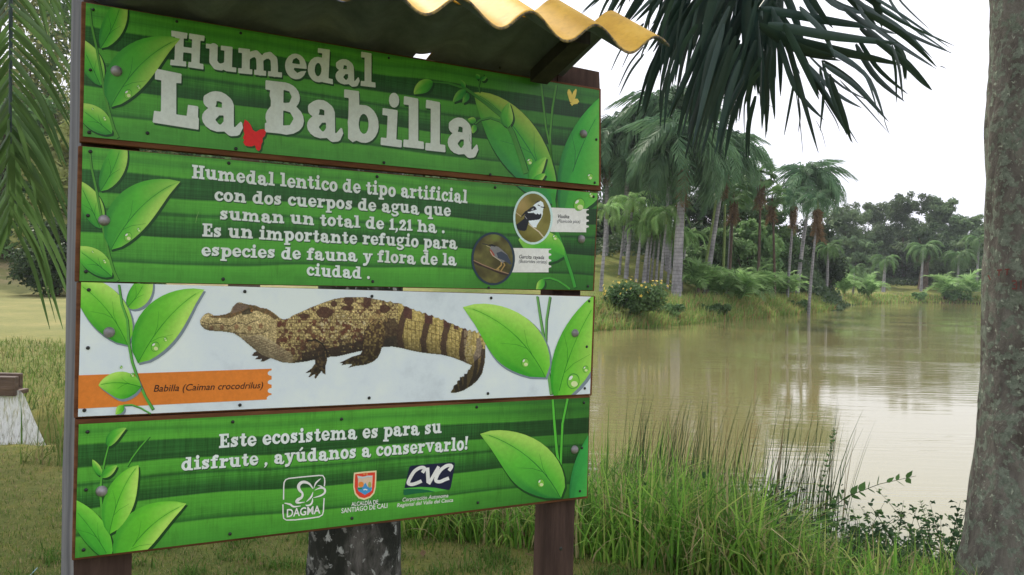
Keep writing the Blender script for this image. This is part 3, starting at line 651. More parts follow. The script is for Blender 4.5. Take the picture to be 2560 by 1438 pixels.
# red flower on it
# flowering bush on the bank
P,dep=hit(1582,796)
def flower_bush(P):
    root=empty('flowering_bush',P); tag(root,'low round bush dotted with yellow flowers on the bank beside the sign','bush')
    s=dep/FPX; H=128*s; W_=80*s; cs=[];rr=[]; r=np.random.default_rng(9)
    for k in range(26):
        a=r.random()*6.28; q=r.random()**.5; cs.append((math.cos(a)*q*W_*.8,math.sin(a)*q*W_*.7,H*(.25+.5*r.random()*(1-.5*q)))); rr.append(H*(.20+.10*r.random()))
    V,Q=leaf_cloud(cs,rr,9000,.085,3); link('foliage',mesh_np('foliage',V,Q,False),root,M['mid_leaf'])
    parts=[]
    for k in range(14):
        c=cs[k]; V,Q=tube([(c[0]*.1,c[1]*.1,0),(c[0]*.5,c[1]*.5,c[2]*.6),c],[.03,.02,.01],4); parts.append((V,Q))
    V,Q=joinVQ(parts); link('stems',mesh_np('stems',V,Q),root,M['brown_bark'])
    fm,n,b,o=mat('yellow petal'); b.inputs['Base Color'].default_value=(.72,.52,.08,1); b.inputs['Roughness'].default_value=.6
    VV=[];QQ=[];b0=0
    for k in range(5):
        a=k*1.2566; VV+= [(0,0,0),(.055*math.cos(a-.45),.055*math.sin(a-.45),.02),(.09*math.cos(a),.09*math.sin(a),.012),(.055*math.cos(a+.45),.055*math.sin(a+.45),.02)]; QQ.append([b0,b0+1,b0+2,b0+3]); b0+=4
    fme=mesh_np('flower',np.array(VV),np.array(QQ)); fme.materials.append(fm)
    for k in range(64):
        c=np.array(cs[r.integers(0,26)]); R_=rr[0]*1.15; a=r.uniform(2.8,6.6); el=r.uniform(-.1,1.2); d=np.array([math.cos(a)*math.cos(el),math.sin(a)*math.cos(el),math.sin(el)]); p=c+d*R_*1.05
        f=bpy.data.objects.new('flower',fme); COL.objects.link(f); f.parent=root; f.location=p; f.rotation_euler=Vector(d).to_track_quat('Z','Y').to_euler(); f.scale=(r.uniform(.6,1.0),)*3
flower_bush(P)
# low leafy shrubs along the water line of the far bank
GW='low shrubs at the waterline'
for i,(px,py,hp,wp,lb) in enumerate([(1535,806,26,34,'low yellow green shrub at the water left of the flowering bush'),(1660,800,34,40,'low reddish green shrub at the water right of the flowering bush'),(1780,795,30,34,'low green shrub at the water below the stemless palms'),
   (1990,775,24,26,'small dark shrub at the water below the lone tall palm'),(2303,752,22,14,'small rounded dark shrub at the far shore'),(2390,752,26,36,'dark low shrub at the far shore left of the right trunk')]):
    P,dp=hit(px,py); s=dp/FPX; r=np.random.default_rng(300+i); root=empty('waterline_shrub',P); tag(root,lb,'shrub',GW)
    cs=[((r.random()-.5)*2*wp*s,(r.random()-.5)*wp*s,hp*s*r.uniform(.2,.8)) for k in range(10)]
    V,Q=leaf_cloud(cs,[hp*s*.4]*10,1500,.05+.0012*dp,i); link('foliage',mesh_np('foliage',V,Q),root,M['mid_leaf' if i not in(0,) else 'sunny_leaf'])
    V,Q=joinVQ([tube([(c[0]*.2,c[1]*.2,-.1),c],[.03,.01],4) for c in cs]); link('stems',mesh_np('stems',V,Q),root,M['brown_bark'])
# far wall and rail
m,n,b,o=mat('grey rendered wall'); nz=noise(n,1.2,5); n.links.new(ramp(n,nz.outputs[0],[(.3,(.20,.20,.21)),(.7,(.30,.30,.31))]).outputs[0],b.inputs['Base Color']); b.inputs['Roughness'].default_value=.9; M['wall']=m
wl=MB(); a=at(2060,730,161); b_=at(2560,735,161); 
zt=CAMZ+ray(2300,688).z*161
for p in (a,b_): p.z=-.2
wl.prism([(a.x,a.y,-.3),(b_.x,b_.y,-.3),(b_.x,b_.y,zt),(a.x,a.y,zt)],[(a.x,a.y+.25,-.3),(b_.x,b_.y+.25,-.3),(b_.x,b_.y+.25,zt),(a.x,a.y+.25,zt)])
root=empty('boundary_wall',(0,0,0)); tag(root,'long plain grey boundary wall behind the far shore trees','wall')
wl.build('wall_face',M['wall'],root)
cp=MB(); cp.prism([(a.x,a.y-.04,zt+.002),(b_.x,b_.y-.04,zt+.002),(b_.x,b_.y-.04,zt+.12),(a.x,a.y-.04,zt+.12)],[(a.x,a.y+.29,zt+.002),(b_.x,b_.y+.29,zt+.002),(b_.x,b_.y+.29,zt+.12),(a.x,a.y+.29,zt+.12)]); cp.build('coping',M['wall'],root)
m,n,b,o=mat('yellow rail paint'); b.inputs['Base Color'].default_value=(.45,.42,.15,1); b.inputs['Roughness'].default_value=.6; M['rail']=m
root=empty('railing',(0,0,0)); tag(root,'low yellow rail with thin posts in the gap of the far trees','railing')
a=at(2200,721,140); b_=at(2420,725,140); V,Q=tube([a,a.lerp(b_,.5),b_],[.05]*3,6); link('rail',mesh_np('rail',V,Q),root,M['rail'])
for k in range(7):
    p=a.lerp(b_,k/6); V,Q=tube([Vector((p.x,p.y,h1(p.x,p.y)-.1)),p-Vector((0,0,.04))],[.035,.035],6); link('post',mesh_np('post',V,Q),root,M['rail'])

# thickets: masses of undergrowth nobody could count
def thicket(name,label,pxs,dep,zlo,zhi,n,size,matl,seed,dd=4):
    r=np.random.default_rng(seed); px=r.uniform(pxs[0],pxs[1],n); D_=dep+r.normal(0,dd,n); X=(px-IW/2)/FPX*D_; Hh=hgt(X,D_)
    top=(zlo+(zhi-zlo)*fbm(X,D_,seed,.16,3))*ss((pxs[1]-px)/170)*ss((px-pxs[0])/170); Z=Hh+r.random(n)**.8*top; P=np.stack([X,D_,Z],1)
    nrm=np.array([0,-.6,.5])+r.normal(0,.6,(n,3)); nrm/=np.linalg.norm(nrm,axis=1)[:,None]; a=r.normal(0,1,(n,3)); u=np.cross(nrm,a); u/=np.linalg.norm(u,axis=1)[:,None]; v=np.cross(nrm,u); s_=size*(.6+.8*r.random(n))[:,None]
    V=np.stack([P-u*s_,P-v*s_*.5,P+u*s_,P+v*s_*.5],1).reshape(-1,3)
    tag(link(name,mesh_np(name,V,np.arange(n*4).reshape(-1,4)),None,M[matl]),label,kind='stuff')
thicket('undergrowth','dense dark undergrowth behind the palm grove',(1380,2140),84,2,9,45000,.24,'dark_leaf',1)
thicket('undergrowth','green undergrowth along the edge of the lawn behind the sign',(-400,1400),72,5,15,90000,.24,'mid_leaf',2)
thicket('undergrowth','far undergrowth below the trees at the end of the pond',(2040,2800),166,4,13,40000,.34,'far_leaf',3)
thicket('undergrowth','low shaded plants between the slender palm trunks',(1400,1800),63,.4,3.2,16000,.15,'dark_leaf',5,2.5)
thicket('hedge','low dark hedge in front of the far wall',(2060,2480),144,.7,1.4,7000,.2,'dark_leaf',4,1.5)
# ------------------------------------------------------------------ near palms
def ring_trunk(name,cx,cy,zs,rs_,matl,parent,n=40,amp=.012,seed=0,zoff=0):
    zz=np.linspace(zs[0],zs[-1],170); R=np.interp(zz,zs,rs_); th=np.linspace(0,2*np.pi,n,endpoint=False)
    T,Zm=np.meshgrid(th,zz); Rm=np.repeat(R[:,None],n,1)
    Rm=Rm+amp*(fbm(np.cos(T)*2+seed,np.sin(T)*2,Zm*1.6,1.6,4)-.5)*2+amp*.8*(vnoise(np.cos(T)*6,np.sin(T)*6+seed,Zm*9)-.5)
    V=np.stack([cx+np.cos(T)*Rm,cy+np.sin(T)*Rm,Zm],-1).reshape(-1,3)
    i=np.arange(len(zz)-1)[:,None]*n; j=np.arange(n)[None,:]; k=(j+1)%n
    Q=np.stack([i+j,i+k,i+n+k,i+n+j],-1).reshape(-1,4)
    return link(name,mesh_np(name,V,Q,True),parent,matl)
def crown(parent,top,nf,L,key,matl,t0=1.1,t1=-.3,skip=()):
    for k in range(nf):
        if k in skip: continue
        me=fmesh(key+(k%3,),lambda:frond_mesh('frond',3.0,.55,.75+.08*(k%3),.75,40,.045,.7,k%3+50),matl)
        put_frond(me,parent,top,k*2.39996,t0+(t1-t0)*k/nf,L/3,'frond')
def leaflet(name,pts,width,parent,matl,fold=.35,seg=9):
    """V-folded pointed leaflet through 3-D points"""
    P=[Vector(p) for p in pts]; ts=np.linspace(0,1,seg+1); C=[]
    for t in ts:                                   # Catmull-like interpolation
        u_=t*(len(P)-1); i0=min(int(u_),len(P)-2); f=u_-i0
        p0=P[max(i0-1,0)];p1=P[i0];p2=P[i0+1];p3=P[min(i0+2,len(P)-1)]
        C.append(.5*((2*p1)+(p2-p0)*f+(2*p0-5*p1+4*p2-p3)*f*f+(3*p1-p0-3*p2+p3)*f**3))
    C=np.array([list(c) for c in C]); T=np.gradient(C,axis=0); T/=np.linalg.norm(T,axis=1)[:,None]+1e-9
    view=np.array([0,1,0.]); a=random.uniform(-.7,.7)
    S=np.cross(T,view); S/=np.linalg.norm(S,axis=1)[:,None]+1e-9; N_=np.cross(S,T)
    S2=S*math.cos(a)+N_*math.sin(a); N2=np.cross(S2,T)
    wv=(width*.5*np.clip(np.minimum(1,.35+ts*4),0,1)*(1-np.clip((ts-.45)/.55,0,1)**1.7)+.0006)[:,None]
    V=np.stack([C-S2*wv+N2*wv*fold,C,C+S2*wv+N2*wv*fold],1).reshape(-1,3)
    i=np.arange(seg)*3; Q=np.concatenate([np.stack([i,i+1,i+4,i+3],-1),np.stack([i+1,i+2,i+5,i+4],-1)])
    return link(name,mesh_np(name,V,Q,True),parent,matl)
def world_parent(o,par):
    o.parent=par; o.matrix_parent_inverse=Matrix.Translation(par.location).inverted()
# right trunk
D=4.2; C_=at(2576,700,D); base=empty('palm_tree',(C_.x,C_.y,0)); tag(base,'palm with lichened grey trunk at the right edge, dark fronds hanging over the water','palm tree')
zz=lambda y:CAMZ+ray(2500,y).z*D
ys_=[1560,1438,1400,1320,1220,1120,1020,920,720,0,-900]; ex=[2412,2429,2435,2445,2455,2463,2469,2473,2472,2466,2474]
rr_=[(2576-e_)/FPX*D*.985 for e_ in ex]
tr=ring_trunk('trunk',0,0,[zz(y) for y in ys_]+[6.2],rr_+[.17],M['lichen_trunk'],base,56,.019,3)
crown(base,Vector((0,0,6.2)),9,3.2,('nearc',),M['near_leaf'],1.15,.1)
# red painted scribble on the bark
m,n,b,o=mat('faded red paint'); b.inputs['Base Color'].default_value=(.16,.035,.03,1); b.inputs['Roughness'].default_value=.8
pm=MB()
def onbark(px,py,off=.012):
    r=ray(px,py); d=Vector((r.x,r.y)); c=Vector((C_.x,C_.y)); R=np.interp(zz(py),[zz(y) for y in ys_][::1],rr_)+off
    A=d.dot(d); B=-2*d.dot(c); Cc=c.dot(c)-R*R; k=(-B-math.sqrt(max(B*B-4*A*Cc,0)))/(2*A); return CAMP+r*k-base.location
def bark_strip(st):
    mb=MB(); P=[Vector((x,y)) for x,y in st]; V=[]
    for i,p in enumerate(P):
        d=(P[min(i+1,len(P)-1)]-P[max(i-1,0)]).normalized(); nn=Vector((-d.y,d.x))*1.6; V+=[onbark(p.x-nn.x,p.y-nn.y),onbark(p.x+nn.x,p.y+nn.y)]
    mb.add(V,[(2*i,2*i+2,2*i+3,2*i+1) for i in range(len(P)-1)]); mb.build('painted_mark',m,base)
for st in [[(2530,703),(2540,702),(2541,709),(2534,711),(2542,713),(2541,722),(2530,722)],[(2549,703),(2553,701),(2552,723)],[(2492,676),(2505,675)],[(2498,677.5),(2497,690)],[(2512,674),(2524,673)],[(2518,675.5),(2517,688)],[(2470,688),(2476,700)]]: bark_strip(st)
# hanging frond tips
def frond_group(parent,name,rach,leafs,matl,rw=.016,wscale=1.0):
    """rach: list of (px,py,depth); leafs: ([(px,py)..],width_px,depth)"""
    P=[at(*q)-parent.location for q in rach]
    V,Q=tube(P,np.linspace(rw,rw*.3,len(P)),6); fr=link(name,mesh_np(name,V,Q,True),parent,M['near_leaf'])
    for pts,wpx,dp in leafs:
        n=len(pts); leaflet('leaflet',[at(x,y,dp+(.10*k/(n-1)))-parent.location for k,(x,y) in enumerate(pts)],wpx*dp/FPX*wscale,fr,matl,.35)
    return fr
rj=random.Random(5)
L1=[]
spec=[ # left and middle fan: base (x,y) -> tip, width
 ((1560,-60),(1455,30),8),((1600,-70),(1515,62),18),((1640,-80),(1548,70),22),((1655,-60),(1562,72),16),((1690,-60),(1575,52),18),
 ((1700,-50),(1625,95),24),((1640,-40),(1620,80),12),((1740,-60),(1650,60),26),((1760,-60),(1668,70),30),((1680,20),(1618,130),16),
 ((1790,-40),(1700,60),26),((1720,10),(1640,150),22),((1700,60),(1608,300),20),((1610,135),(1548,238),9),((1720,20),(1655,215),26),
 ((1745,60),(1700,170),28),((1760,90),(1672,300),24),((1790,60),(1695,345),22),((1700,120),(1660,330),14),((1800,80),(1722,315),26),
 ((1810,60),(1730,370),26),((1830,120),(1752,395),24),((1790,150),(1712,400),20),((1840,90),(1770,300),28),((1850,150),(1788,385),26),
 ((1860,120),(1800,330),26),((1870,200),(1812,400),22),((1895,60),(1850,160),26),((1885,150),(1840,310),24),((1900,180),(1862,265),20),
 ((1890,240),(1872,395),15),((1905,120),(1915,340),24),((1930,40),(1930,260),28),((1925,160),(1918,330),20),((1950,60),(1935,200),26),
 ((1780,-60),(1778,190),20),((1750,-40),(1700,210),16),((1690,-20),(1650,110),18),((1570,-50),(1510,55),10),((1620,100),(1600,150),9),
 ((1900,-60),(1905,130),40),((1870,-60),(1860,150),40),((1840,-60),(1800,130),40),((1800,-60),(1752,140),38),((1850,-30),(1765,170),34),
 ((1910,-40),(1880,220),36),((1940,-50),(1925,150),36),((1830,0),(1745,240),28),((1860,20),(1775,260),30),((1765,0),(1690,240),22),
 ((1820,30),(1740,300),24),((1730,-20),(1655,165),22),((1880,60),(1815,270),30),((1890,100),(1835,300),26),((1900,40),(1895,240),34)]
for (b0,t0,wp) in spec:
    mx_=(b0[0]*.45+t0[0]*.55+rj.uniform(-8,8)+ (b0[0]-t0[0])*-.05); my_=b0[1]*.5+t0[1]*.5+rj.uniform(-8,8)
    L1.append(([b0,(mx_,my_),t0],wp*.60,3.4+rj.uniform(-.25,.25)))
    for q_ in range(3):
        dx,dy=rj.uniform(-24,24),rj.uniform(-70,10); L1.append(([(b0[0]+dx*.6,b0[1]+dy),(mx_+dx,my_+dy),(t0[0]+dx,t0[1]+dy)],wp*rj.uniform(.35,.65),3.45+rj.uniform(-.25,.3)))
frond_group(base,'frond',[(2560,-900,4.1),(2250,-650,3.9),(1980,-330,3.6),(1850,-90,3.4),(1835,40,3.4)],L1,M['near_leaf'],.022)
L2=[]
spec2=[([(1900,20),(2060,50),(2210,72)],30),([(1920,60),(2080,90),(2245,108)],34),([(1930,90),(2100,130),(2250,160)],34),([(1900,60),(2000,120),(2105,145)],30),
 ([(2060,-60),(2210,20),(2378,134)],22),([(2090,-40),(2230,62),(2380,133)],20),([(2120,-60),(2180,60),(2345,175)],22),([(2160,30),(2260,90),(2342,168)],20),
 ([(2150,-60),(2190,10),(2205,70)],24),([(2200,-60),(2240,20),(2310,95)],22),([(2070,-70),(2130,0),(2190,60)],24),([(2020,-60),(2090,10),(2170,35)],30),
 ([(2150,70),(2230,130),(2325,224)],24),([(2190,100),(2270,160),(2330,225)],18),([(2110,20),(2170,60),(2240,85)],24),([(2140,110),(2190,190),(2262,254)],24),
 ([(2230,110),(2250,170),(2258,256)],18),([(2235,100),(2260,150),(2262,200)],22),([(2080,130),(2170,190),(2213,300)],24),([(2060,160),(2140,215),(2222,305)],20),
 ([(1950,100),(1990,220),(2060,300)],22),([(1990,130),(2050,215),(2130,352)],22),([(2010,150),(2090,230),(2155,270)],22),([(2100,200),(2160,260),(2220,330)],12),
 ([(1960,60),(2010,160),(2048,250)],24),([(1970,110),(1995,200),(2045,380)],20),([(1985,190),(2000,300),(2008,390)],5),([(1990,180),(1975,260),(1960,340)],9),
 ([(2050,170),(2060,230),(2050,330)],14),([(2075,190),(2110,290),(2128,355)],18),([(2060,170),(2095,270),(2132,358)],20),([(1995,240),(2000,290),(1996,330)],5),
 ([(1940,60),(1960,140),(1985,200)],24),([(1930,20),(1960,70),(2010,130)],30),([(2000,20),(2060,80),(2090,150)],26),([(2250,150),(2300,200),(2330,226)],12),
 ([(2350,165),(2360,168),(2366,172)],4),([(2040,300),(2055,330),(2065,370)],5),([(2210,296),(2216,315),(2224,336)],4),([(1895,130),(1900,240),(1932,268)],3),
 ([(1990,-60),(2030,20),(2070,80)],30),([(1950,-50),(1985,30),(2010,110)],34),([(2060,250),(2090,300),(2100,330)],8)]
for pts,wp in spec2: L2.append((pts,wp*.68,3.15+rj.uniform(-.2,.2)))
for pts,wp in spec2:
    if wp<15: continue
    dx,dy=rj.uniform(-14,14),rj.uniform(-22,8); L2.append(([(x+dx*(.4+.4*i_),y+dy) for i_,(x,y) in enumerate(pts)],wp*rj.uniform(.3,.55),3.2+rj.uniform(-.2,.25)))
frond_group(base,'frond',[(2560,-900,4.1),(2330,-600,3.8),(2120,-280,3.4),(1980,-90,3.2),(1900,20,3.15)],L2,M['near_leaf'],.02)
# trunk behind the sign
D=3.9; C2=at(902,700,D); b2=empty('palm_tree',(C2.x,C2.y,0)); tag(b2,'palm behind the sign with black mossy trunk base spotted with white lichen','palm tree')
ring_trunk('trunk',0,0,[-.3,-.02,.1,.25,.5,2,7.4],[.24,.23,.217,.208,.202,.188,.16],M['black_trunk'],b2,44,.010,9)
crown(b2,Vector((0,0,7.4)),11,3.4,('nearc',),M['near_leaf'],1.15,-.05)
# palm left of the frame whose fronds hang into view
b3=empty('palm_tree',(-3.4,2.9,0)); tag(b3,'palm outside the left edge whose green fronds hang down into view','palm tree')
ring_trunk('trunk',0,0,[-.3,0,.3,5.0],[.24,.22,.19,.16],M['lichen_trunk'],b3,24,.01,5)
crown(b3,Vector((0,0,5.0)),8,2.6,('nearl',),M['left_leaf'],1.2,.2)
LL=[]
for k in range(46):
    y0=-260+k*18+rj.uniform(-6,6); ln=rj.uniform(.85,1.15)
    x1=26+rj.uniform(110,170)*ln*(1-.0*k); y1=y0+ (150+k*3.6)*ln
    LL.append(([(26,y0),(26+(x1-26)*.55,y0+(y1-y0)*.42),(x1,y1)],rj.uniform(9,15),2.55+rj.uniform(-.1,.15)))
    LL.append(([(24,y0+8),(24-(x1-26)*.4,y0+(y1-y0)*.45),(24-(x1-26)*.6,y1+30)],rj.uniform(9,15),2.55+rj.uniform(-.1,.15)))
for (a0,a1,w_) in [((30,330),(52,610),18),((28,360),(22,600),15),((34,340),(110,560),18),((36,380),(140,570),15),((20,300),(5,590),14),((40,300),(92,520),18)]:
    LL.append(([a0,((a0[0]+a1[0])/2+4,(a0[1]+a1[1])/2),a1],w_,2.5+rj.uniform(-.1,.1)))
frond_group(b3,'frond',[(-900,-1900,2.9),(-350,-1500,2.7),(0,-900,2.6),(25,-300,2.55),(27,100,2.55),(25,420,2.55)],LL,M['left_leaf'],.012)
L4=[]
for k in range(12):
    x0=60+k*13; y0=-110+rj.uniform(-20,20)
    L4.append(([(x0,y0),(x0+28,y0+90),(x0+60+rj.uniform(-10,15),y0+190+rj.uniform(-30,40))],rj.uniform(8,13),3.0+rj.uniform(-.1,.15)))
frond_group(b3,'frond',[(-700,-1800,3.1),(-200,-900,3.0),(60,-220,3.0),(230,-90,3.0)],L4,M['left_leaf'],.012)
# ------------------------------------------------------------------ creek spout
m,n,b,o=mat('wet dark wood'); nz=noise(n,9,5,.6,vec=(.3,1,2)); n.links.new(ramp(n,nz.outputs[0],[(.3,(.05,.028,.018)),(.7,(.16,.10,.07))]).outputs[0],b.inputs['Base Color']); b.inputs['Roughness'].default_value=.45; bump(n,b,nz.outputs[0],.5,.02); M['wetwood']=m
DS=7.7; a=at(38,968,DS)
root=empty('water_spout',(a.x,a.y,0)); tag(root,'dark wet wooden trough end at the left edge pouring a white fall of water','spout')
sp_=MB()
zt=(CAMZ+ray(20,942).z*DS); zb=(CAMZ+ray(20,990).z*DS)
X0=-2.2
def bx(mb,x0,x1,y0,y1,z0,z1,m=0): 
    mb.add([(x0,y0,z0),(x1,y0,z0),(x1,y1,z0),(x0,y1,z0),(x0,y0,z1),(x1,y0,z1),(x1,y1,z1),(x0,y1,z1)],[(0,3,2,1),(4,5,6,7),(0,1,5,4),(1,2,6,5),(2,3,7,6),(3,0,4,7)],m)
bx(sp_,X0,0,-.02,.06,zb,zt); sp_.build('side_board',M['wetwood'],root,bevel=.006)
s2=MB(); bx(s2,X0,-.10,.24,.30,zb,zt); s2.build('side_board',M['wetwood'],root,bevel=.006)
s3=MB(); bx(s3,X0,-.01,.062,.238,zb,zb+.04); s3.build('trough_bottom',M['wetwood'],root,bevel=.004)
s4=MB(); bx(s4,-1.3,-1.15,-.0,.28,-.9,zb-.002); s4.build('support_post',M['wetwood'],root,bevel=.006)
m,n,b,o=mat('falling white water'); nz=noise(n,30,5,.65,vec=(2.2,2.2,.14),dist=.4); b.inputs['Base Color'].default_value=(.86,.87,.86,1); b.inputs['Roughness'].default_value=.3
r_=ramp(n,nz.outputs[0],[(.34,(.25,.25,.25)),(.54,(1,1,1))]); n.links.new(r_.outputs[0],b.inputs['Alpha']); bump(n,b,nz.outputs[0],.8,.03); M['fall']=m
# sheet of water leaving the trough and widening as it falls
VV=[];QQ=[];nu,nv=26,30
for i in range(nv+1):
    t=i/nv; z=zb+.05-(zb+.05+.52)*t
    xo=.12*math.sqrt(t); hw=.36+.28*t
    for j_ in range(nu+1):
        s=j_/nu; x=-.62+xo*1.2+(s)*(.62+.02+.30*t)+ .012*math.sin(s*40+t*9); y=.02+.44*(1-s)*.0-.05*t-.10*math.sin(s*3.1)*t+.02*vnoise(s*12,t*3,2.0)
        VV.append((x,float(y),z+.02*math.sin(s*23)*t))
for i in range(nv):
    for j_ in range(nu): q=i*(nu+1)+j_; QQ.append([q,q+1,q+nu+2,q+nu+1])
fw=link('falling_water',mesh_np('falling_water',np.array(VV),np.array(QQ),True),None,M['fall']); fw.location=(a.x,a.y,0)
tag(fw,'white sheet of water falling from the dark trough at the left edge','water')
# foam where it lands
m,n,b,o=mat('white foam'); nz=noise(n,30,4,.7); n.links.new(ramp(n,nz.outputs[0],[(.35,(.40,.42,.40)),(.6,(.85,.86,.85))]).outputs[0],b.inputs['Base Color']); b.inputs['Roughness'].default_value=.4; bump(n,b,nz.outputs[0],1,.03); M['foam']=m
r=np.random.default_rng(3); parts=[]
for k in range(140):
    c=np.array([a.x-.62+r.random()*1.1,a.y-.22+r.normal(0,.13),-.50+r.random()**2*.24]); R_=.02+.05*r.random(); th_=np.linspace(0,np.pi,5); 
    V=[];
    for tt_ in th_:
        for ph in np.linspace(0,2*np.pi,7)[:-1]: V.append(c+R_*np.array([math.sin(tt_)*math.cos(ph)*1.3,math.sin(tt_)*math.sin(ph),math.cos(tt_)*.9]))
    i=np.arange(4)[:,None]*6; j_=np.arange(6)[None,:]; kk=(j_+1)%6; parts.append((np.array(V),np.stack([i+j_,i+kk,i+6+kk,i+6+j_],-1).reshape(-1,4)))
V,Q=joinVQ(parts); tag(link('foam',mesh_np('foam',V,Q,True),None,M['foam']),'white foam heaped where the falling water lands',kind='stuff')
# scattered dry leaves on the lawn
r=np.random.default_rng(8); VV=[];QQ=[]
for k in range(160):
    Y=4+r.random()*12; px=r.uniform(-100,1400); X=(px-IW/2)/FPX*Y
    if sdist(np.array([X]),np.array([Y]))[0]<1.5: continue
    z=h1(X,Y)+.025; a_=r.random()*6.28; L=.02+.03*r.random(); d=np.array([math.cos(a_),math.sin(a_),.15]); s_=np.array([-d[1],d[0],r.uniform(-.3,.3)]); p=np.array([X,Y,z]); b_=len(VV)
    VV+= [p-d*L,p-s_*L*.4,p+d*L,p+s_*L*.4]; QQ.append([b_,b_+1,b_+2,b_+3])
tag(link('fallen_leaves',mesh_np('fallen_leaves',np.array(VV),np.array(QQ)),None,M['dry']),'small dry leaves scattered over the lawn',kind='stuff')
m,n,b,o=mat('bluish stick'); b.inputs['Base Color'].default_value=(.25,.42,.48,1); b.inputs['Roughness'].default_value=.4  # thin bluish stick lying in the near grass
V,Q=tube([onz(74,1440,.02)+(.02,),onz(93,1420,.03)+(.03,)],[.0022,.0022],5); tag(link('bluish_stick',mesh_np('bluish_stick',V,Q),None,m),'thin pale blue straw lying in the grass at the bottom left corner','stick')
# ------------------------------------------------------------------ the information sign
KS=.70
def A_(c): return tuple(np.clip(lin(c)/KS,0,.85))
_l=[1.8700*k for k in (1.0,1.35735892,1.37406623,1.01670732)]
_c=[ray(*q) for q in ((209,14),(1502,226),(1470,1246),(187,1396))]
_p=[CAMP+c*l for c,l in zip(_c,_l)]
SU=(_p[1]-_p[0]); SU.z=0; SU.normalize(); SN=SU.cross(Vector((0,0,1))); 
if SN.y>0: SN=-SN
SO=(_p[0]+_p[3])*.5
SO=Vector((SO.x,SO.y,0))
_mid=(_p[0]+_p[1]+_p[2]+_p[3])*.25; SO=SO+SN*((_mid-SO).dot(SN))
def SP(px,py,off=0.0):
    r=ray(px,py); k=(SO+SN*off-CAMP).dot(SN)/r.dot(SN); return CAMP+r*k
def SL(u,z,off=0.0):                          # sign coordinates -> world
    q=SO+SU*u+SN*off; return Vector((q.x,q.y,z))
sign=empty('information_sign',SL(.68,0)); tag(sign,'wooden wetland notice board of four printed planks under a small yellow corrugated roof','sign')
OFF=-sign.location
def loc(p): return Vector(p)+OFF
# materials
M['plank']=bark('red brown stained wood',[(.3,(.075,.028,.014)),(.7,(.20,.085,.04))],14,(.4,.4,3),.3,.004)
M['post_front']=bark('dark red brown post wood',[(.3,(.035,.022,.019)),(.7,(.105,.066,.055))],9,(2,2,.25),.5,.006)
M['post_grey']=bark('weathered grey post wood',[(.3,(.10,.10,.115)),(.7,(.23,.23,.25))],9,(3,3,.18),.6,.006)
m,n,b,o=mat('screw black'); b.inputs['Base Color'].default_value=(.012,.014,.013,1); b.inputs['Roughness'].default_value=.5; M['screw']=m
m,n,b,o=mat('dull galvanised steel'); nz=noise(n,60,3); n.links.new(ramp(n,nz.outputs[0],[(.3,(.17,.16,.17)),(.7,(.33,.31,.33))]).outputs[0],b.inputs['Base Color']); b.inputs['Metallic'].default_value=.35; b.inputs['Roughness'].default_value=.55; M['bolt']=m
m,n,b,o=mat('printed ink'); a=n.nodes.new('ShaderNodeAttribute'); a.attribute_name='Col'
nz=noise(n,90,3,.7); r_=ramp(n,nz.outputs[0],[(.3,(.90,.90,.90)),(.7,(1.04,1.04,1.04))]); nz3=noise(n,5,5,.7); r3=ramp(n,nz3.outputs[0],[(.35,(.90,.89,.86)),(.6,(1,1,1))])
c=mixc(n,1.0,a.outputs[0],r_.outputs[0],'MULTIPLY'); c=mixc(n,1.0,c,r3.outputs[0],'MULTIPLY'); n.links.new(c,b.inputs['Base Color'])
b.inputs['Roughness'].default_value=.42; b.inputs['Specular IOR Level'].default_value=.35; M['ink']=m
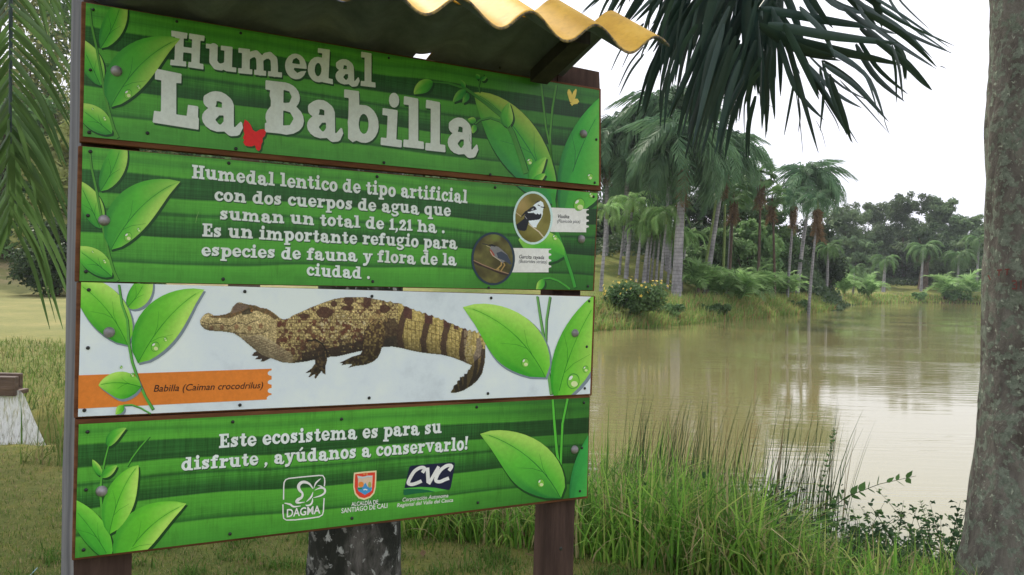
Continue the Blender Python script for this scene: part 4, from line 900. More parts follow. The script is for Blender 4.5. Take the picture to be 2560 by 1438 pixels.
def green_panel(name,shift,phase):
    m,n,b,o=mat(name); t=n.nodes.new('ShaderNodeTexCoord'); s=n.nodes.new('ShaderNodeSeparateXYZ'); n.links.new(t.outputs['UV'],s.inputs[0])
    mp=n.nodes.new('ShaderNodeMapping'); mp.inputs['Scale'].default_value=(2.3,.8,1); mp.inputs['Location'].default_value=(phase,phase*.7,0); n.links.new(t.outputs['UV'],mp.inputs[0])
    nz=n.nodes.new('ShaderNodeTexNoise'); nz.inputs['Scale'].default_value=1.0; nz.inputs['Detail'].default_value=1.5; n.links.new(mp.outputs[0],nz.inputs['Vector'])
    ma=n.nodes.new('ShaderNodeMath'); ma.operation='MULTIPLY_ADD'; ma.inputs[1].default_value=.16; n.links.new(nz.outputs[0],ma.inputs[0]); n.links.new(s.outputs['Y'],ma.inputs[2])
    ad=n.nodes.new('ShaderNodeMath'); ad.operation='ADD'; ad.inputs[1].default_value=-.08+shift; n.links.new(ma.outputs[0],ad.inputs[0])
    Lg=A_((74,146,46)); Mg=A_((58,124,42)); Dg=A_((34,84,34)); XD=A_((27,70,30)); L2=A_((66,136,44))
    st=[(0,Mg),(.10,L2),(.15,Lg),(.165,Dg),(.20,Mg),(.36,Lg),(.37,XD),(.43,Dg),(.52,Mg),(.545,Dg),(.57,L2),(.66,Lg),(.675,XD),(.74,Dg),(.82,Dg),(.835,Lg),(.90,L2),(.915,Mg),(.97,Lg),(1,Mg)]
    c=ramp(n,ad.outputs[0],st).outputs[0]
    # woven cloth look of the print
    wv=[]
    for sc,ax in ((330,'X'),(110,'Y')):
        mp2=n.nodes.new('ShaderNodeMapping'); mp2.inputs['Scale'].default_value=(sc,3,1) if ax=='X' else (4,sc,1); n.links.new(t.outputs['UV'],mp2.inputs[0])
        q=n.nodes.new('ShaderNodeTexNoise'); q.inputs['Scale'].default_value=1.0; q.inputs['Detail'].default_value=2; n.links.new(mp2.outputs[0],q.inputs['Vector'])
        wv.append(ramp(n,q.outputs[0],[(.32,(.62,.72,.6)),(.68,(1.28,1.22,1.3))]).outputs[0])
    # streaks show mostly in the darker bands
    dk=ramp(n,ad.outputs[0],[(0,(.2,)*3),(.15,(.2,)*3),(.18,(.5,)*3),(.35,(.3,)*3),(.38,(.9,)*3),(.55,(.8,)*3),(.58,(.25,)*3),(.66,(.3,)*3),(.68,(.95,)*3),(.82,(.95,)*3),(.84,(.3,)*3),(1,(.3,)*3)]).outputs[0]
    c=mixc(n,dk,c,mixc(n,1.0,c,wv[0],'MULTIPLY')); c=mixc(n,dk,c,mixc(n,1.0,c,wv[1],'MULTIPLY'))
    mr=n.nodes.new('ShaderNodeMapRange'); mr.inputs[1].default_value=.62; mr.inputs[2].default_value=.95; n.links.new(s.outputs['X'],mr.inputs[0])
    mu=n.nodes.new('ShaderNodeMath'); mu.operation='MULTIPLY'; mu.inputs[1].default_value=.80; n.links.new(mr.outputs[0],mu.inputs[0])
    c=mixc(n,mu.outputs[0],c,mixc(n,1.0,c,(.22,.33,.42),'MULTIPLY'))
    d1=noise(n,3.0,6,.72,coord='UV',vec=(3,1,1)); c=mixc(n,.8,c,ramp(n,d1.outputs[0],[(.32,(.72,.72,.68)),(.5,(1,1,1)),(.72,(1.10,1.09,1.06))]).outputs[0],'MULTIPLY')
    d2=noise(n,5.0,4,.7,coord='UV',vec=(14,.5,1)); c=mixc(n,.45,c,ramp(n,d2.outputs[0],[(.32,(.58,.56,.50)),(.45,(1,1,1))]).outputs[0],'MULTIPLY')
    mr=n.nodes.new('ShaderNodeMapRange'); mr.inputs[1].default_value=.45; mr.inputs[2].default_value=.0; mr.inputs[4].default_value=.35; n.links.new(s.outputs['X'],mr.inputs[0])
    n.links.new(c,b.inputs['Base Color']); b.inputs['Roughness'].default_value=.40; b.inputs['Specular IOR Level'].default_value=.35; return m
m,n,b,o=mat('white printed sheet'); nz=noise(n,4,6,.7); n.links.new(ramp(n,nz.outputs[0],[(.3,A_((168,177,186))),(.45,A_((186,195,205))),(.62,A_((194,202,212)))]).outputs[0],b.inputs['Base Color']); b.inputs['Roughness'].default_value=.4; M['whitep']=m
PANELS=[((215,7),(1498,226),(1497,464),(207,341)),((206.5,366),(1494,483),(1482,726),(199,703)),((203,705.5),(1484,742),(1475,985),(195,1042)),((197,1061),(1474,994),(1467,1240.5),(187.5,1395.6))]
PLANKS=[((204,3),(1503,222),(1503,478),(199,354)),((196,364),(1496,481),(1486,728),(187,704.5)),((192,706),(1489,740.5),(1480,989),(185,1046)),((188,1049),(1475.5,989.5),(1470,1246),(180,1402))]
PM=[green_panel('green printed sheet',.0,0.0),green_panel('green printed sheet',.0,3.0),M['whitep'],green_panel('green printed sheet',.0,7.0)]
planks=[]
for i,(pl,pa) in enumerate(zip(PLANKS,PANELS)):
    mb=MB(); f=[loc(SP(x,y,-.0042)) for x,y in pl]; k=[loc(Vector(SP(x,y,-.0042))-SN*.026) for x,y in pl]; mb.prism(f,k)
    o=mb.build('plank',M['plank'],sign,bevel=.0015); planks.append(o)
    if i!=2: tag(o,['top green plank with the white title','second green plank with the long text and two bird pictures','','bottom green plank with closing words and three emblems'][i])
    else: tag(o,'white plank with the caiman picture')
    V=[loc(SP(x,y,0)) for x,y in pa]+[loc(SP(x,y,-.004)) for x,y in pa]
    me=bpy.data.meshes.new('panel'); me.from_pydata(V,[],[(3,2,1,0),(4,5,6,7),(0,1,5,4),(1,2,6,5),(2,3,7,6),(3,0,4,7)])
    uv=me.uv_layers.new(name='UVMap'); uvc=[(0,1),(1,1),(1,0),(0,0)]*2
    for lp in me.loops: uv.data[lp.index].uv=uvc[lp.vertex_index]
    me.materials.append(PM[i]); me.update(); link('panel',me,o)
# --- screws and bolts
def dome(px,py,rad,hgt_,name,mt,par,off=0,n=12):
    c=SP(px,py,off); V=[];Q=[]; U2=SU; V2=Vector((0,0,1))
    rings=5
    for i in range(rings+1):
        a=math.pi/2*i/rings; R=rad*math.cos(a); h=hgt_*math.sin(a)
        for j in range(n): t=2*math.pi*j/n; V.append(tuple(loc(c)+U2*(R*math.cos(t))+V2*(R*math.sin(t))+SN*h))
    for i in range(rings):
        for j in range(n): k=(j+1)%n; Q.append([i*n+j,i*n+k,(i+1)*n+k,(i+1)*n+j])
    return link(name,mesh_np(name,np.array(V),np.array(Q),True),par,mt)
SCREWS=[[(233,24),(442,54),(602,83),(972,145),(226,175),(223,331),(369,333),(590,372),(960,407),(1226,437),(1491,349),(1487,457),(1250,170)],
 [(226,379),(572,408),(943,442),(1238,469),(1484,492),(220,539),(215,679),(558,698),(932,704),(1222,720),(1470,716)],
 [(222,725),(612,729),(930,741),(1228,745),(1473,753),(220,870),(1467,867),(211,1026),(600,1013),(923,995),(1220,984),(1462,971)],
 [(219,1080),(582,1055),(854,1048),(1192,1018),(1460,1007),(215,1225),(1455,1120),(209,1375),(575,1335),(880,1296),(1195,1257),(1450,1228)]]
for i,l in enumerate(SCREWS):
    for j,(x,y) in enumerate(l): dome(x,y,.0042 if not(i==0 and j<5) else .0035,.0025,'screw',M['screw'],planks[i],.0016)
for (x,y,i) in [(291,178,0),(1458,335,0),(260,551,1),(1453,598,1),(273,831,2),(1437,833,2),(254,1228,3),(1436,1124,3)]: dome(x,y,.0125,.011,'bolt',M['bolt'],planks[i],.0005,16)
# ------------------------------------------------------------ print collector
class Ink:
    def __init__(s): s.V=[];s.T=[];s.C=[]
    def tri(s,pts,tris,cols,off):
        b=len(s.V); s.V+= [tuple(loc(SP(x,y,off))) for x,y in pts]; s.T+= [(b+a,b+c,b+d) for a,c,d in tris]
        if len(cols)==3 and isinstance(cols[0],(int,float,np.floating)): cols=[cols]*len(pts)
        s.C+= [tuple(c) for c in cols]
    def poly(s,loops,col,off):
        if not isinstance(loops[0][0],(tuple,list,np.ndarray)): loops=[loops]
        pts=[p for l in loops for p in l]; t=tessellate_polygon([[Vector((x,y,0)) for x,y in l] for l in loops]); s.tri(pts,t,col,off)
    def stroke(s,pts,w,col,off):
        P=np.array(pts,dtype=float); n=len(P); W=np.array(w if isinstance(w,(list,tuple)) else [w]*n,dtype=float)*.5
        T=np.gradient(P,axis=0); T/=np.linalg.norm(T,axis=1)[:,None]+1e-9; N_=np.stack([-T[:,1],T[:,0]],1)
        A=P+N_*W[:,None]; B=P-N_*W[:,None]; pts=[tuple(q) for q in A]+[tuple(q) for q in B]
        tr=[];[tr.extend([(i,i+1,n+i+1),(i,n+i+1,n+i)]) for i in range(n-1)]; s.tri(pts,tr,col,off)
    def ell(s,cx,cy,rx,ry,col,off,a0=0,a1=360,rot=0,n=28,inner=0):
        t=np.radians(np.linspace(a0,a1,n)); c_,s_=math.cos(math.radians(rot)),math.sin(math.radians(rot))
        f=lambda k:[(cx+k*rx*math.cos(q)*c_-k*ry*math.sin(q)*s_,cy+k*rx*math.cos(q)*s_+k*ry*math.sin(q)*c_) for q in t]
        if inner: o_,i_=f(1),f(inner); tr=[];[tr.extend([(k,k+1,n+k+1),(k,n+k+1,n+k)]) for k in range(n-1)]; s.tri(o_+i_,tr,col,off)
        else: s.tri([(cx,cy)]+f(1),[(0,k,k+1) for k in range(1,n)],col,off)
    def build(s,name,par,label=None):
        V=np.array(s.V); T=np.array(s.T); a=V[T[:,0]];b_=V[T[:,1]];c=V[T[:,2]]; nr=np.cross(b_-a,c-a); flip=(nr@np.array(SN))<0; T[flip]=T[flip][:,::-1]
        o=link(name,mesh_np(name,V,T,False,np.array(s.C)),par,M['ink'])
        if label: o['label']=label
        return o
def clipq(pts,cols,quad):
    """clip a small convex polygon with vertex colours to a panel"""
    P=[(np.array(p,dtype=float),np.array(c,dtype=float)) for p,c in zip(pts,cols)]
    q=[np.array(v,dtype=float) for v in quad]
    for i in range(4):
        a,b_=q[i],q[(i+1)%4]; e=b_-a; f=lambda p:e[0]*(p[1]-a[1])-e[1]*(p[0]-a[0])
        out_=[]
        for j in range(len(P)):
            p0,p1=P[j],P[(j+1)%len(P)]; d0,d1=f(p0[0]),f(p1[0])
            if d0>=0: out_.append(p0)
            if (d0>=0)!=(d1>=0): t=d0/(d0-d1); out_.append((p0[0]+(p1[0]-p0[0])*t,p0[1]+(p1[1]-p0[1])*t))
        P=out_
        if len(P)<3: return None
    return P
def qb(a,c,b_,t): return np.array(a)*(1-t)**2+2*np.array(c)*t*(1-t)+np.array(b_)*t*t
def leafp(ink,quad,base,tip,wl,wr,bend=(0,0),off=.0006,c=((38,120,45),(70,165,45),(140,190,80)),shadow=True,veins=True,asym=.45,tipcurl=(0,0)):
    base=np.array(base,dtype=float); tip=np.array(tip,dtype=float); mid=(base+tip)/2+np.array(bend); n=14; m_=6
    c0,c1,c2=[np.array(A_(q)) for q in c]
    def grid(dx,dy,k=1.0):
        G=np.zeros((n+1,2*m_+1,2))
        for i in range(n+1):
            t=i/n; p=qb(base,mid,tip,t); d=2*(1-t)*(mid-base)+2*t*(tip-mid); d/=np.linalg.norm(d); nn=np.array([-d[1],d[0]])
            prof=(math.sin(math.pi*t**.85)**.75)*(1-.18*t) if 0<t<1 else 0
            if t>.85: p=p+np.array(tipcurl)*((t-.85)/.15)**2
            for j in range(-m_,m_+1): w_=(wl if j<0 else wr)*1.28*prof*k; G[i,j+m_]=p+nn*(w_*j/m_)+(dx,dy)
        return G
    def emit(G,colf,of):
        for i in range(n):
            for j in range(2*m_):
                pts=[G[i,j],G[i,j+1],G[i+1,j+1],G[i+1,j]]; cs=[colf(i,j),colf(i,j+1),colf(i+1,j+1),colf(i+1,j)]
                if np.linalg.norm(pts[0]-pts[1])+np.linalg.norm(pts[2]-pts[3])<1e-6: continue
                P=clipq(pts,cs,quad)
                if P: ink.tri([tuple(p[0]) for p in P],[(0,k,k+1) for k in range(1,len(P)-1)],[p[1] for p in P],of)
    # orientation for the clipper is clockwise in image space (quad TL,TR,BR,BL)
    if shadow:
        sc=np.array(A_((18,60,25) if shadow==1 else (110,122,135))); emit(grid(4,5,1.04),lambda i,j:sc,off-.0003)
    def colf(i,j):
        t=i/n; s=(j-m_)/m_
        if s<0: v=.08+.62*t+.22*(1-abs(s))*t       # one half
        else: v=.34+.95*t*(.35+.65*s)+.20*s
        if s<-.8: v-=.25*(1-t)
        v=min(max(v,0),1); return c0+(c1-c0)*min(1,v*2) if v<.5 else c1+(c2-c1)*(v-.5)*2
    emit(grid(0,0),colf,off)
    if veins:
        dk=c0*.75
        def inside(seg):
            return all(clipq([(x-.3,y-.3),(x+.3,y-.3),(x+.3,y+.3)],[dk]*3,quad) for x,y in seg)
        seg=[tuple(qb(base,mid,tip,t)) for t in np.linspace(0,.93,12)]; seg=[q for q in seg if inside([q])]
        if len(seg)>2: ink.stroke(seg,[2.0]*(len(seg)//2)+[1.2]*(len(seg)-len(seg)//2),dk,off+.0001)
        for t0,sg in ((.22,1),(.3,-1)):
            p=qb(base,mid,tip,t0); d=tip-base; L=np.linalg.norm(d); d=d/L; nn=np.array([-d[1],d[0]])*sg; e=p+d*L*.22+nn*L*.13; g_=p+d*L*.10+nn*L*.04
            if inside([p,e,g_]): ink.stroke([tuple(p),tuple(g_),tuple(e)],[1.3,1.0,.5],dk,off+.00012)
def drop(ink,x,y,r,off=.0011,rot=20):
    lt=A_((190,220,150)); md=A_((110,175,60)); ink.ell(x,y,r*.8,r,A_((60,130,45)),off,rot=rot,n=16); ink.ell(x+.3,y+.6,r*.7,r*.88,md,off+.0001,rot=rot,n=16)
    ink.ell(x+r*.15,y+r*.35,r*.42,r*.36,lt,off+.0002,rot=rot,n=14); ink.ell(x-r*.3,y-r*.4,r*.18,r*.34,A_((215,230,215)),off+.0002,rot=rot+30,n=10)
GL=((38,118,42),(72,160,45),(150,190,85)); G3=((45,140,30),(95,175,45),(160,205,90)); GD=((28,100,45),(50,140,50),(110,165,70))
# plank 1, left spray
k=Ink(); q=PANELS[0]
k2=Ink()
st=[(222,10),(228,60),(240,110),(250,170),(258,220),(268,268),(280,310),(296,345)]
def stemp(ink,pts,w,quad,off,c=(70,130,45)):
    P=[]
    for i in range(len(pts)-1):
        for t in np.linspace(0,1,5)[:-1]: P.append(tuple(np.array(pts[i])*(1-t)+np.array(pts[i+1])*t))
    P.append(pts[-1]); ws=list(np.linspace(w[0],w[1],len(P))) if isinstance(w,tuple) else [w]*len(P)
    keep=[(p,w_) for p,w_ in zip(P,ws) if clipq([(p[0]-.3,p[1]-.3),(p[0]+.3,p[1]-.3),(p[0]+.3,p[1]+.3)],[(0,0,0)]*3,quad)]
    if len(keep)<2: return
    pp=[p for p,_ in keep]; ww=[w_ for _,w_ in keep]
    ink.stroke([(x+1.5,y+1.5) for x,y in pp],[w_*1.15 for w_ in ww],A_((22,70,25)),off-.0001); ink.stroke(pp,ww,A_(c),off)
def left_spray(ink,quad,dy,kx=1.0,c=GL,sh=1):
    leafp(ink,quad,(251,121+dy),(306,-18+dy),24,24,(22,-5),.0006,c,sh)
    leafp(ink,quad,(252,215+dy),(196,95+dy),20,26,(-6,-14),.0006,c,sh)
    leafp(ink,quad,(280,335+dy),(185,262+dy),22,26,(-8,-12),.0008,c,sh)
    stemp(ink,[(222,6+dy),(228,60+dy),(240,115+dy),(250,170+dy),(260,225+dy),(272,280+dy),(284,322+dy),(298,352+dy)],(4.5,7),quad,.0010)
    leafp(ink,quad,(277,268+dy),(443,99+dy),52,36,(-22,-38),.0013,c,sh,tipcurl=(8,-2))
    drop(ink,320,235+dy,12,.0017); drop(ink,347,218+dy,6,.0017); drop(ink,232,273+dy,3.5,.0017); drop(ink,262,297+dy,6,.0017)
left_spray(k,PANELS[0],0); k.build('printed_spray',planks[0],'printed leafy spray at the left end')
k=Ink(); left_spray(k,PANELS[1],357); k.build('printed_spray',planks[1],'printed leafy spray at the left end')
# plank 1, right spray
k=Ink()
stemp(k,[(1353,207),(1358,260),(1365,320),(1374,360),(1380,420),(1386,462)],4.5,q,.0005); stemp(k,[(1391,212),(1381,270),(1375,340),(1378,420),(1386,462)],4.5,q,.0005)
leafp(k,q,(1388,500),(1184,232),64,36,(6,-85),.0007,((30,115,60),(62,150,45),(150,175,75)))
leafp(k,q,(1408,520),(1546,215),34,74,(-30,-35),.0007,((25,100,50),(50,150,50),(120,180,75)))
stemp(k,[(1325,466),(1305,400),(1280,330),(1255,290),(1215,258),(1165,222),(1120,208),(1083,205)],(14,3),q,.0012,(60,125,45))
stemp(k,[(1272,318),(1250,302),(1225,294),(1200,300),(1188,310)],(7,3),q,.0013,(60,130,45))
stemp(k,[(1184,310),(1175,330),(1174,352),(1184,372)],2.5,q,.0013,(50,110,50))
leafp(k,q,(1083,205),(1035,236),15,13,(-8,-6),.0010,GL,1,False); leafp(k,q,(1165,226),(1132,256),9,9,(0,-4),.0013,GD,1,False); leafp(k,q,(1168,232),(1156,258),7,7,(6,0),.0013,GD,1,False)
leafp(k,q,(1160,222),(1152,200),5,5,(4,0),.0012,GD,1,False); leafp(k,q,(1270,318),(1273,256),14,13,(-8,4),.0014,GL,1,False)
leafp(k,q,(1190,304),(1170,298),7,7,(0,0),.0015,GL,1,False); leafp(k,q,(1188,312),(1182,334),6,6,(0,0),.0015,GL,1,False)
stemp(k,[(1199,232),(1197,215),(1200,200),(1210,186)],2.5,q,.0013,(60,120,45)); leafp(k,q,(1199,198),(1190,185),5,5,(0,0),.0014,GD,1,False); leafp(k,q,(1201,200),(1217,193),5,5,(0,0),.0014,GD,1,False)
leafp(k,q,(1326,455),(1366,393),13,14,(-8,-6),.0016,GL,1,False); leafp(k,q,(1332,460),(1364,435),8,8,(0,-4),.0018,GL,1,False)
drop(k,1324,404,9,.0015); drop(k,1475,442,9,.0015)
k.build('printed_vine',planks[0],'printed vine and two large leaves at the right end')
# yellow butterfly
k=Ink(); yl=A_((205,180,85)); k.poly([(1425,256),(1421,243),(1418,232),(1420,224),(1424,223),(1429,232),(1431,244),(1430,256)],yl,.0006)
k.poly([(1428,257),(1429,240),(1434,228),(1440,222),(1442,226),(1440,238),(1437,247),(1444,247),(1448,254),(1443,260),(1434,261),(1430,265),(1425,258)],yl,.0007); k.build('printed_butterfly',planks[0],'small yellow printed butterfly')
# red butterfly
k=Ink(); rb=[(612,299),(620,304),(627,313),(632,325),(640,330),(650,324),(660,323),(665,330),(662,340),(656,346),(657,354),(653,362),(652,372),(647,378),(641,374),(637,363),(630,366),(622,366),(613,364),(608,356),(611,350),(607,345),(611,336),(609,326),(609,310)]
k.poly([(x+4,y+5) for x,y in rb],A_((25,70,25)),.0004); k.poly(rb,A_((205,22,22)),.0016); k.build('printed_butterfly',planks[0],'red printed butterfly between the two title words')
